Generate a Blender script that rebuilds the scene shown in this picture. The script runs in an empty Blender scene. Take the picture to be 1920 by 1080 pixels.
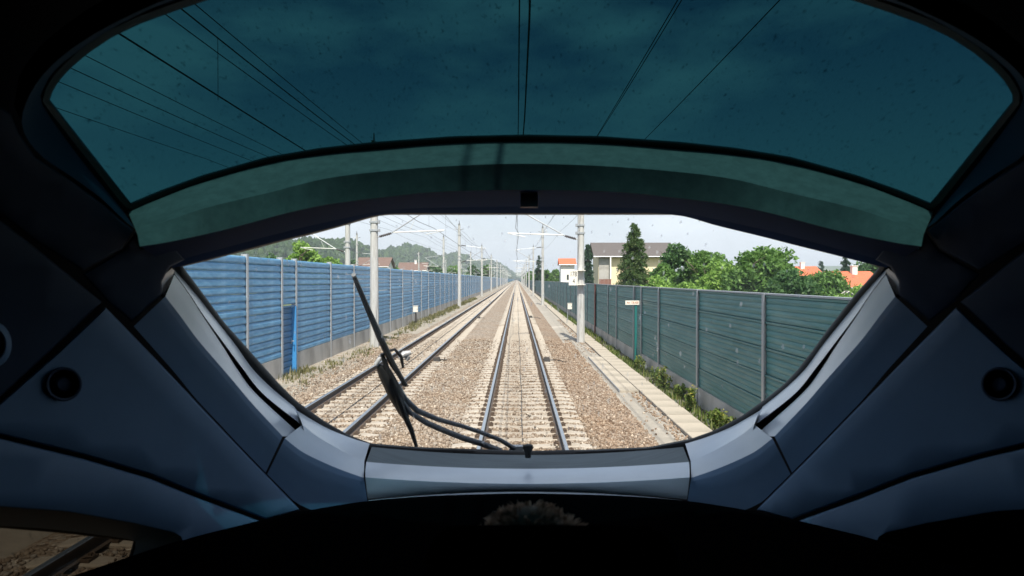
import bpy, bmesh, math, random
import numpy as np
from mathutils import Vector, Matrix
from mathutils.geometry import delaunay_2d_cdt

SC = bpy.context.scene
COL = SC.collection
rng = np.random.default_rng(7)
random.seed(7)
R_ = math.radians

# ------------------------------------------------------------------ camera
F = 1400.0                      # focal length in photo pixels (1920 wide)
CAM = np.array([0.0, 0.0, 2.88])
cam_d = bpy.data.cameras.new('camera')
cam = bpy.data.objects.new('camera', cam_d)
COL.objects.link(cam)
cam.location = CAM
cam.rotation_euler = (R_(90 - 0.655), 0, R_(0.368))
cam_d.sensor_width = 36.0
cam_d.lens = 36.0 * F / 1920
cam_d.clip_start = 0.05
cam_d.clip_end = 30000
cam_d.dof.use_dof = True
cam_d.dof.focus_distance = 30.0
cam_d.dof.aperture_fstop = 7.0
SC.camera = cam
RM = np.array(cam.rotation_euler.to_matrix())

# ------------------------------------------------------------------ light
SUN_EL, SUN_AZ = 56.0, 5.0     # degrees; azimuth behind the camera, turned to its right
sd = Vector((math.sin(R_(SUN_AZ)) * math.cos(R_(SUN_EL)), -math.cos(R_(SUN_AZ)) * math.cos(R_(SUN_EL)), math.sin(R_(SUN_EL))))
sun_d = bpy.data.lights.new('sun', 'SUN')
sun_d.energy = 4.6
sun_d.angle = R_(0.5)
sun_d.color = (1.0, 0.93, 0.82)
sun = bpy.data.objects.new('sun', sun_d)
COL.objects.link(sun)
sun.rotation_euler = sd.to_track_quat('Z', 'Y').to_euler()
sun.location = (0, -20, 60)

W = bpy.data.worlds.new('World')
SC.world = W
W.use_nodes = True
wn, wl = W.node_tree.nodes, W.node_tree.links
wn.clear()
wo = wn.new('ShaderNodeOutputWorld')
wb = wn.new('ShaderNodeBackground')
sky = wn.new('ShaderNodeTexSky')
sky.sky_type = 'NISHITA'
sky.sun_disc = False
sky.sun_elevation = R_(SUN_EL)
sky.sun_rotation = R_(180 - SUN_AZ)
sky.air_density = 1.0
sky.dust_density = 2.2
sky.ozone_density = 1.0
# thin high cloud over the whole dome
tc = wn.new('ShaderNodeTexCoord')
mp = wn.new('ShaderNodeMapping')
mp.inputs['Scale'].default_value = (1.3, 0.8, 3.2)
cn = wn.new('ShaderNodeTexNoise')
cn.inputs['Scale'].default_value = 2.6
cn.inputs['Detail'].default_value = 5
cn.inputs['Roughness'].default_value = 0.5
cr = wn.new('ShaderNodeValToRGB')
cr.color_ramp.elements[0].position = 0.46
cr.color_ramp.elements[1].position = 0.63
cr.color_ramp.elements[1].color = (0.85, 0.85, 0.85, 1)
cm = wn.new('ShaderNodeMixRGB')
cm.inputs[2].default_value = (6.6, 7.2, 7.6, 1)
wl.new(tc.outputs['Generated'], mp.inputs[0])
wl.new(mp.outputs[0], cn.inputs[0])
wl.new(cn.outputs[0], cr.inputs[0])
wl.new(cr.outputs[0], cm.inputs[0])
wl.new(sky.outputs[0], cm.inputs[1])
# pale haze thickening towards the horizon, the same all round
sx_ = wn.new('ShaderNodeSeparateXYZ')
hz1 = wn.new('ShaderNodeMapRange'); hz1.inputs[1].default_value = 0.0; hz1.inputs[2].default_value = 0.30; hz1.inputs[3].default_value = 1.0; hz1.inputs[4].default_value = 0.0
hz2 = wn.new('ShaderNodeMath'); hz2.operation = 'POWER'; hz2.inputs[1].default_value = 1.5
hm_ = wn.new('ShaderNodeMixRGB'); hm_.inputs[2].default_value = (6.5, 6.85, 7.5, 1)
wl.new(tc.outputs['Generated'], sx_.inputs[0]); wl.new(sx_.outputs[2], hz1.inputs[0]); wl.new(hz1.outputs[0], hz2.inputs[0]); wl.new(hz2.outputs[0], hm_.inputs[0])
wl.new(cm.outputs[0], hm_.inputs[1]); wl.new(hm_.outputs[0], wb.inputs[0])
wb.inputs[1].default_value = 0.10
wl.new(wb.outputs[0], wo.inputs[0])

vs = SC.view_settings
vs.view_transform = 'Standard'
vs.look = 'None'
vs.exposure = 0.72
vs.gamma = 1
SC.cycles.use_denoising = True
SC.cycles.max_bounces = 8
SC.cycles.diffuse_bounces = 4
SC.cycles.transparent_max_bounces = 16
SC.cycles.volume_bounces = 0
SC.cycles.sample_clamp_indirect = 6
SC.cycles.caustics_reflective = False
SC.cycles.caustics_refractive = False

# ------------------------------------------------------------------ helpers
def rayd(u, v):
    u = np.asarray(u, float); v = np.asarray(v, float)
    d = np.stack([(u - 960) / F, (540 - v) / F, -np.ones_like(u)], -1)
    d = d @ RM.T
    return d / d[..., 1:2]

def at(u, v, Y):
    return Vector(CAM + rayd(u, v) * Y)

def project(p):
    q = (np.asarray(p, float) - CAM) @ RM
    with np.errstate(divide='ignore', invalid='ignore'):
        return 960 - q[..., 0] / q[..., 2] * F, 540 + q[..., 1] / q[..., 2] * F, -q[..., 2]

MATS = {}
def nodes_of(m):
    m.use_nodes = True
    return m.node_tree.nodes, m.node_tree.links

def mat(name, col, rough=0.6, metal=0.0, var=0.0, vscale=4.0, bump=0.0, bscale=60.0, spec=0.5, island=0.0, col2=None, c2scale=1.5, c2lo=0.45, c2hi=0.65, stretch=None, trans=0.0):
    """Principled material with optional noise variation, a second colour in patches, per-piece variation and bump."""
    m = bpy.data.materials.new(name)
    n, l = nodes_of(m)
    b = n['Principled BSDF']
    b.inputs['Roughness'].default_value = rough
    b.inputs['Metallic'].default_value = metal
    b.inputs['Specular IOR Level'].default_value = spec
    if trans:
        b.inputs['Transmission Weight'].default_value = 0
    t = n.new('ShaderNodeTexCoord')
    src = t.outputs['Object']
    if stretch:
        q = n.new('ShaderNodeMapping'); q.inputs['Scale'].default_value = stretch
        l.new(src, q.inputs[0]); src = q.outputs[0]
    rgb = n.new('ShaderNodeRGB'); rgb.outputs[0].default_value = (*col, 1)
    out = rgb.outputs[0]
    if col2 is not None:
        z = n.new('ShaderNodeTexNoise'); z.inputs['Scale'].default_value = c2scale; z.inputs['Detail'].default_value = 6
        z.inputs['Roughness'].default_value = 0.62
        r = n.new('ShaderNodeValToRGB'); r.color_ramp.elements[0].position = c2lo; r.color_ramp.elements[1].position = c2hi
        x = n.new('ShaderNodeMixRGB'); x.inputs[2].default_value = (*col2, 1)
        l.new(src, z.inputs[0]); l.new(z.outputs[0], r.inputs[0]); l.new(r.outputs[0], x.inputs[0]); l.new(out, x.inputs[1])
        out = x.outputs[0]
    if var:
        z = n.new('ShaderNodeTexNoise'); z.inputs['Scale'].default_value = vscale; z.inputs['Detail'].default_value = 8
        z.inputs['Roughness'].default_value = 0.65
        mr = n.new('ShaderNodeMapRange'); mr.inputs[1].default_value = 0.25; mr.inputs[2].default_value = 0.75
        mr.inputs[3].default_value = 1 - var; mr.inputs[4].default_value = 1 + var
        h = n.new('ShaderNodeVectorMath'); h.operation = 'SCALE'
        l.new(src, z.inputs[0]); l.new(z.outputs[0], mr.inputs[0]); l.new(out, h.inputs[0]); l.new(mr.outputs[0], h.inputs['Scale'])
        out = h.outputs[0]
    if island:
        g = n.new('ShaderNodeNewGeometry')
        mr = n.new('ShaderNodeMapRange'); mr.inputs[3].default_value = 1 - island; mr.inputs[4].default_value = 1 + island
        h = n.new('ShaderNodeVectorMath'); h.operation = 'SCALE'
        l.new(g.outputs['Random Per Island'], mr.inputs[0]); l.new(out, h.inputs[0]); l.new(mr.outputs[0], h.inputs['Scale'])
        out = h.outputs[0]
    l.new(out, b.inputs['Base Color'])
    if bump:
        z = n.new('ShaderNodeTexNoise'); z.inputs['Scale'].default_value = bscale; z.inputs['Detail'].default_value = 4
        k = n.new('ShaderNodeBump'); k.inputs['Strength'].default_value = bump; k.inputs['Distance'].default_value = 0.02
        l.new(src, z.inputs[0]); l.new(z.outputs[0], k.inputs['Height']); l.new(k.outputs[0], b.inputs['Normal'])
    MATS[name] = m
    return m

def leaf_mat(name, c1, c2, c3):
    m = bpy.data.materials.new(name)
    n, l = nodes_of(m)
    b = n['Principled BSDF']; b.inputs['Roughness'].default_value = 0.55
    b.inputs['Specular IOR Level'].default_value = 0.3
    g = n.new('ShaderNodeNewGeometry')
    r = n.new('ShaderNodeValToRGB')
    r.color_ramp.elements[0].color = (*c1, 1); r.color_ramp.elements[1].color = (*c3, 1)
    e = r.color_ramp.elements.new(0.55); e.color = (*c2, 1)
    l.new(g.outputs['Random Per Island'], r.inputs[0])
    l.new(r.outputs[0], b.inputs['Base Color'])
    tr = n.new('ShaderNodeBsdfTranslucent'); l.new(r.outputs[0], tr.inputs[0])
    mx = n.new('ShaderNodeMixShader'); mx.inputs[0].default_value = 0.42
    l.new(b.outputs[0], mx.inputs[1]); l.new(tr.outputs[0], mx.inputs[2])
    l.new(mx.outputs[0], n['Material Output'].inputs[0])
    MATS[name] = m
    return m

def mesh_obj(name, verts, faces, m, parent=None, smooth=False, sharp=None):
    me = bpy.data.meshes.new(name)
    me.from_pydata([tuple(map(float, v)) for v in verts], [], [tuple(map(int, f)) for f in faces])
    me.update()
    if smooth:
        me.shade_smooth()
        if sharp:
            me.set_sharp_from_angle(angle=R_(sharp))
    return link(name, me, m, parent)

def link(name, me, m, parent=None):
    o = bpy.data.objects.new(name, me)
    COL.objects.link(o)
    if m is not None and len(me.materials) == 0:
        for x in (m if isinstance(m, (list, tuple)) else [m]):
            me.materials.append(x)
    if parent is not None:
        o.parent = parent
    return o

def big_mesh(name, V, Fq, m, parent=None):
    """fast mesh from numpy arrays; Fq is (n,3) or (n,4)"""
    me = bpy.data.meshes.new(name)
    k = Fq.shape[1]
    me.vertices.add(len(V)); me.vertices.foreach_set('co', np.ascontiguousarray(V, np.float32).ravel())
    me.loops.add(Fq.size); me.loops.foreach_set('vertex_index', np.ascontiguousarray(Fq, np.int32).ravel())
    me.polygons.add(len(Fq)); me.polygons.foreach_set('loop_start', np.arange(0, Fq.size, k, dtype=np.int32))
    me.update(calc_edges=True); me.validate()
    return link(name, me, m, parent)

def tag(o, label=None, cat=None, group=None, kind=None):
    if label: o['label'] = label
    if cat: o['category'] = cat
    if group: o['group'] = group
    if kind: o['kind'] = kind
    return o

def empty(name, loc=(0, 0, 0), label=None, cat=None, group=None):
    o = bpy.data.objects.new(name, None)
    o.empty_display_size = 0.1
    COL.objects.link(o)
    o.location = loc
    return tag(o, label, cat, group)

def copy_tree(o, parent=None):
    c = o.copy(); COL.objects.link(c)
    if parent is not None: c.parent = parent
    for ch in o.children:
        copy_tree(ch, c)
    return c

class MB:
    """collects shapes into one mesh"""
    def __init__(s): s.v = []; s.f = []
    def add(s, v, f):
        k = len(s.v); s.v += [tuple(x) for x in v]; s.f += [tuple(i + k for i in q) for q in f]; return s
    def box(s, c, d, rz=0.0, taper=1.0):
        x, y, z = d[0] / 2, d[1] / 2, d[2] / 2
        cs, sn = math.cos(rz), math.sin(rz)
        v = []
        for k, (a, b, e) in enumerate([(-1, -1, -1), (1, -1, -1), (1, 1, -1), (-1, 1, -1), (-1, -1, 1), (1, -1, 1), (1, 1, 1), (-1, 1, 1)]):
            t = taper if e > 0 else 1
            px, py = a * x * t, b * y * t
            v.append((c[0] + px * cs - py * sn, c[1] + px * sn + py * cs, c[2] + e * z))
        return s.add(v, [(0, 3, 2, 1), (4, 5, 6, 7), (0, 1, 5, 4), (1, 2, 6, 5), (2, 3, 7, 6), (3, 0, 4, 7)])
    def tube(s, pts, r, n=8, caps=True):
        pts = [Vector(p) for p in pts]
        rr = r if isinstance(r, (list, tuple)) else [r] * len(pts)
        V = []; Fc = []
        up = None
        for i, p in enumerate(pts):
            t = (pts[min(i + 1, len(pts) - 1)] - pts[max(i - 1, 0)]).normalized()
            if up is None:
                up = Vector((0, 0, 1)) if abs(t.z) < 0.9 else Vector((1, 0, 0))
            a = t.cross(up).normalized(); b = a.cross(t).normalized(); up = b
            for k in range(n):
                an = 2 * math.pi * k / n
                V.append(p + a * (math.cos(an) * rr[i]) + b * (math.sin(an) * rr[i]))
        for i in range(len(pts) - 1):
            for k in range(n):
                Fc.append((i * n + k, i * n + (k + 1) % n, (i + 1) * n + (k + 1) % n, (i + 1) * n + k))
        if caps:
            Fc.append(tuple(range(n - 1, -1, -1))); Fc.append(tuple(range((len(pts) - 1) * n, len(pts) * n)))
        return s.add(V, Fc)
    def prism(s, prof, x0, x1, axis='x'):
        """profile of 2-D points swept along an axis. axis x: prof=(y,z); axis y: prof=(x,z); axis z: prof=(x,y)"""
        n = len(prof)
        def q(a, b, t):
            return (t, a, b) if axis == 'x' else ((a, t, b) if axis == 'y' else (a, b, t))
        V = [q(a, b, x0) for a, b in prof] + [q(a, b, x1) for a, b in prof]
        Fc = [(i, (i + 1) % n, n + (i + 1) % n, n + i) for i in range(n)]
        Fc += [tuple(range(n - 1, -1, -1)), tuple(range(n, 2 * n))]
        return s.add(V, Fc)
    def build(s, name, m, parent=None, smooth=False, sharp=40, fix=True):
        o = mesh_obj(name, s.v, s.f, m, parent)
        if fix:
            bm = bmesh.new(); bm.from_mesh(o.data); bmesh.ops.recalc_face_normals(bm, faces=bm.faces); bm.to_mesh(o.data); bm.free()
        if smooth:
            o.data.shade_smooth(); o.data.set_sharp_from_angle(angle=R_(sharp))
        return o

def resample(poly, n, smooth=True):
    p = np.array(poly, float)
    if smooth and len(p) > 2:
        q = np.vstack([2 * p[0] - p[1], p, 2 * p[-1] - p[-2]])
        out = []
        for i in range(1, len(q) - 2):
            for t in np.linspace(0, 1, 12, endpoint=False):
                a, b, c, d = q[i - 1], q[i], q[i + 1], q[i + 2]
                out.append(0.5 * (2 * b + (c - a) * t + (2 * a - 5 * b + 4 * c - d) * t * t + (3 * b - a - 3 * c + d) * t ** 3))
        out.append(p[-1]); p = np.array(out)
    L = np.r_[0, np.cumsum(np.linalg.norm(np.diff(p[:, :2], axis=0), axis=1))]
    t = np.linspace(0, L[-1], n)
    return np.stack([np.interp(t, L, p[:, k]) for k in range(p.shape[1])], 1)

# ------------------------------------------------------------------ materials
mat('panel_dark', (0.030, 0.052, 0.095), 0.7, spec=0.2, var=0.06, vscale=7, bump=0.12, bscale=900)  # darker tone than panel_plastic, for upper panels, roof window surround and nozzles
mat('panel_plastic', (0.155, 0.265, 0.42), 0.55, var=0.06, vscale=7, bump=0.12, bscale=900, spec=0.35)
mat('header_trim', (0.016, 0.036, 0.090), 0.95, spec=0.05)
mat('trim_plastic', (0.84, 0.88, 0.93), 0.22, var=0.05, vscale=6, bump=0.04, bscale=500, spec=0.9)
mat('header_plastic', (0.52, 0.34, 0.30), 0.75, var=0.22, vscale=26, spec=0.2)
mat('shell_black', (0.006, 0.006, 0.008), 0.8)
mat('seal_rubber', (0.006, 0.005, 0.005), 0.55)
mat('dash_black', (0.0022, 0.0022, 0.0028), 1.0, spec=0.0)
mat('sill_cover', (0.16, 0.19, 0.20), 0.6, var=0.18, vscale=5, stretch=(1, 14, 1), bump=0.1, bscale=300)
mat('wiper_black', (0.012, 0.012, 0.013), 0.42, var=0.3, vscale=30)
mat('wiper_metal', (0.42, 0.42, 0.43), 0.4, metal=0.2, var=0.3, vscale=25)
mat('wiper_arm_grey', (0.13, 0.14, 0.15), 0.45, var=0.25, vscale=20)
mat('concrete', (0.40, 0.385, 0.36), 0.85, var=0.14, vscale=2.5, bump=0.3, bscale=40, col2=(0.30, 0.285, 0.26), c2scale=0.9)
mat('mast_grey', (0.46, 0.46, 0.45), 0.6, var=0.10, vscale=2.0, stretch=(4, 4, 0.6), col2=(0.37, 0.36, 0.34), c2scale=2.5)
mat('galvanised', (0.40, 0.42, 0.44), 0.42, metal=0.45, var=0.12, vscale=5)
mat('post_light', (0.44, 0.46, 0.48), 0.5, metal=0.2, var=0.12, vscale=3)
mat('insulator', (0.09, 0.08, 0.08), 0.3)
mat('tube_pale', (0.62, 0.62, 0.60), 0.45, metal=0.1)
mat('wire', (0.045, 0.04, 0.038), 0.5, metal=0.4)
mat('barrier_blue', (0.075, 0.26, 0.46), 0.40, var=0.16, vscale=1.2, island=0.14, col2=(0.15, 0.34, 0.52), c2scale=2.2, stretch=(1, 1, 3))
mat('barrier_door', (0.045, 0.15, 0.30), 0.45, var=0.12, vscale=2)
mat('jamb_blue', (0.05, 0.24, 0.52), 0.4)
mat('barrier_green', (0.036, 0.165, 0.165), 0.45, var=0.22, vscale=1.0, island=0.18, col2=(0.085, 0.21, 0.20), c2scale=2.4, stretch=(1, 0.35, 2.5))
mat('post_green', (0.012, 0.13, 0.125), 0.45)
mat('plinth', (0.50, 0.475, 0.44), 0.9, var=0.13, vscale=1.6, bump=0.3, bscale=30, col2=(0.29, 0.275, 0.25), c2scale=0.8, stretch=(1, 1, 0.6))
mat('sleeper', (0.40, 0.355, 0.30), 0.9, var=0.16, vscale=3.5, bump=0.35, bscale=50, col2=(0.28, 0.235, 0.185), c2scale=1.7)
mat('rail_side', (0.085, 0.066, 0.055), 0.75, var=0.25, vscale=8)
mat('rail_top', (0.55, 0.56, 0.58), 0.28, metal=0.9)
mat('clip', (0.10, 0.07, 0.05), 0.7, var=0.3, vscale=20)
mat('asphalt', (0.32, 0.29, 0.25), 0.9, var=0.14, vscale=3, bump=0.4, bscale=160, col2=(0.46, 0.42, 0.37), c2scale=0.55, c2lo=0.55, c2hi=0.66)
mat('sand_path', (0.30, 0.265, 0.22), 0.95, var=0.2, vscale=2.6, bump=0.5, bscale=60, col2=(0.22, 0.205, 0.17), c2scale=0.5)
mat('verge_soil', (0.13, 0.115, 0.085), 0.95, var=0.3, vscale=5, bump=0.5, bscale=30)
mat('trough', (0.42, 0.37, 0.305), 0.9, var=0.14, vscale=2.2, bump=0.25, bscale=70, col2=(0.31, 0.275, 0.225), c2scale=0.8)
mat('field', (0.085, 0.12, 0.035), 0.95, var=0.3, vscale=0.02, col2=(0.16, 0.15, 0.06), c2scale=0.012)
mat('far_hill', (0.06, 0.10, 0.045), 0.95, var=0.25, vscale=0.01, col2=(0.12, 0.14, 0.06), c2scale=0.006)
mat('bark', (0.10, 0.075, 0.055), 0.9, var=0.25, vscale=6, bump=0.5, bscale=20)
mat('cream_wall', (0.78, 0.66, 0.44), 0.9, var=0.05, vscale=0.8)
mat('white_wall', (0.76, 0.75, 0.72), 0.9, var=0.05, vscale=0.8)
mat('roof_grey', (0.105, 0.092, 0.088), 0.85, var=0.12, vscale=1.5, stretch=(1, 4, 4))
mat('roof_red', (0.52, 0.135, 0.065), 0.85, var=0.14, vscale=1.5, stretch=(1, 4, 4))
mat('roof_brown', (0.15, 0.098, 0.08), 0.85, var=0.14, vscale=1.5)
mat('wood_brown', (0.20, 0.075, 0.05), 0.7, var=0.2, vscale=5)
mat('window_glass', (0.04, 0.05, 0.055), 0.12)
mat('sign_white', (0.74, 0.70, 0.62), 0.5, var=0.05, vscale=6)
mat('sign_black', (0.015, 0.015, 0.015), 0.5)
mat('sign_red', (0.42, 0.13, 0.05), 0.5)
mat('box_white', (0.70, 0.67, 0.60), 0.5, var=0.06, vscale=5)
mat('dark_iron', (0.035, 0.032, 0.030), 0.6, var=0.2, vscale=12)
mat('skin', (0.50, 0.31, 0.23), 0.5)
mat('shirt', (0.05, 0.06, 0.09), 0.85)
mat('trousers', (0.02, 0.02, 0.025), 0.85)
mat('seat_cloth', (0.0025, 0.0025, 0.003), 1.0, spec=0.0)
leaf_mat('dry_weed', (0.10, 0.12, 0.035), (0.19, 0.18, 0.075), (0.30, 0.26, 0.14))
leaf_mat('hair', (0.30, 0.20, 0.14), (0.62, 0.46, 0.35), (0.80, 0.66, 0.54))
leaf_mat('leaf_mid', (0.078, 0.166, 0.038), (0.131, 0.252, 0.061), (0.209, 0.348, 0.096))
leaf_mat('leaf_light', (0.139, 0.260, 0.049), (0.227, 0.383, 0.078), (0.330, 0.487, 0.122))
leaf_mat('leaf_dark', (0.043, 0.104, 0.038), (0.078, 0.166, 0.055), (0.122, 0.217, 0.073))
leaf_mat('needle', (0.052, 0.104, 0.035), (0.086, 0.157, 0.052), (0.174, 0.227, 0.078))
leaf_mat('needle_blue', (0.035, 0.078, 0.052), (0.061, 0.122, 0.078), (0.096, 0.166, 0.096))
leaf_mat('weed', (0.07, 0.12, 0.02), (0.13, 0.19, 0.04), (0.26, 0.26, 0.09))
leaf_mat('flower_yellow', (0.5, 0.42, 0.05), (0.6, 0.5, 0.08), (0.55, 0.5, 0.15))
leaf_mat('wood_mass', (0.022, 0.054, 0.016), (0.042, 0.092, 0.024), (0.080, 0.140, 0.040))

def rust(n, l, t, col, b):
    sp_ = n.new('ShaderNodeSeparateXYZ'); l.new(t.outputs['Object'], sp_.inputs[0])
    z = n.new('ShaderNodeTexNoise'); z.inputs['Scale'].default_value = 1.1; z.inputs['Detail'].default_value = 5; l.new(t.outputs['Object'], z.inputs[0])
    ad = n.new('ShaderNodeMath'); ad.operation = 'MULTIPLY_ADD'; ad.inputs[1].default_value = 1.6; l.new(z.outputs[0], ad.inputs[0]); l.new(sp_.outputs[0], ad.inputs[2])
    mr = n.new('ShaderNodeMapRange'); mr.inputs[1].default_value = 1.9; mr.inputs[2].default_value = 2.5; mr.inputs[4].default_value = 0.45; l.new(ad.outputs[0], mr.inputs[0])
    x = n.new('ShaderNodeMixRGB'); x.blend_type = 'MULTIPLY'; x.inputs[2].default_value = (0.90, 0.76, 0.67, 1)
    l.new(mr.outputs[0], x.inputs[0]); l.new(col, x.inputs[1]); l.new(x.outputs[0], b.inputs['Base Color'])
def ballast_mat():
    m = bpy.data.materials.new('ballast_stone')
    n, l = nodes_of(m); b = n['Principled BSDF']; b.inputs['Roughness'].default_value = 0.9
    b.inputs['Specular IOR Level'].default_value = 0.25
    g = n.new('ShaderNodeNewGeometry')
    r = n.new('ShaderNodeValToRGB')
    cols = [(0.0, (0.11, 0.08, 0.06)), (0.2, (0.19, 0.148, 0.112)), (0.45, (0.26, 0.21, 0.165)), (0.7, (0.33, 0.28, 0.23)), (0.9, (0.29, 0.265, 0.235)), (1.0, (0.52, 0.47, 0.40))]
    r.color_ramp.elements[0].color = (*cols[0][1], 1); r.color_ramp.elements[1].color = (*cols[-1][1], 1)
    for p, c in cols[1:-1]:
        e = r.color_ramp.elements.new(p); e.color = (*c, 1)
    t = n.new('ShaderNodeTexCoord')
    # rustier towards the right-hand shoulder and close to the rails: brake dust in patches
    z = n.new('ShaderNodeTexNoise'); z.inputs['Scale'].default_value = 0.7; z.inputs['Detail'].default_value = 4
    mr = n.new('ShaderNodeMapRange'); mr.inputs[1].default_value = 0.35; mr.inputs[2].default_value = 0.7
    x = n.new('ShaderNodeMixRGB'); x.blend_type = 'MULTIPLY'; x.inputs[2].default_value = (0.96, 0.88, 0.80, 1)
    l.new(t.outputs['Object'], z.inputs[0]); l.new(z.outputs[0], mr.inputs[0]); l.new(mr.outputs[0], x.inputs[0])
    l.new(g.outputs['Random Per Island'], r.inputs[0]); l.new(r.outputs[0], x.inputs[1]); rust(n, l, t, x.outputs[0], b)
    MATS['ballast_stone'] = m
    m = bpy.data.materials.new('ballast_ground')
    n, l = nodes_of(m); b = n['Principled BSDF']; b.inputs['Roughness'].default_value = 0.95
    b.inputs['Specular IOR Level'].default_value = 0.2
    t = n.new('ShaderNodeTexCoord')
    v = n.new('ShaderNodeTexVoronoi'); v.inputs['Scale'].default_value = 17
    r2 = n.new('ShaderNodeValToRGB')
    r2.color_ramp.elements[0].color = (*cols[0][1], 1); r2.color_ramp.elements[1].color = (*cols[-1][1], 1)
    for p, c in cols[1:-1]:
        e = r2.color_ramp.elements.new(p); e.color = (*c, 1)
    sep = n.new('ShaderNodeSeparateColor')
    z = n.new('ShaderNodeTexNoise'); z.inputs['Scale'].default_value = 0.7; z.inputs['Detail'].default_value = 4
    mr = n.new('ShaderNodeMapRange'); mr.inputs[1].default_value = 0.35; mr.inputs[2].default_value = 0.7
    x = n.new('ShaderNodeMixRGB'); x.blend_type = 'MULTIPLY'; x.inputs[2].default_value = (0.96, 0.88, 0.80, 1)
    l.new(t.outputs['Object'], v.inputs[0]); l.new(v.outputs['Color'], sep.inputs[0]); l.new(sep.outputs[0], r2.inputs[0])
    l.new(t.outputs['Object'], z.inputs[0]); l.new(z.outputs[0], mr.inputs[0]); l.new(mr.outputs[0], x.inputs[0]); l.new(r2.outputs[0], x.inputs[1])
    rust(n, l, t, x.outputs[0], b)
    k = n.new('ShaderNodeBump'); k.inputs['Strength'].default_value = 0.9; k.inputs['Distance'].default_value = 0.03; k.invert = True
    l.new(v.outputs['Distance'], k.inputs['Height']); l.new(k.outputs[0], b.inputs['Normal'])
    MATS['ballast_ground'] = m
ballast_mat()

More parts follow.
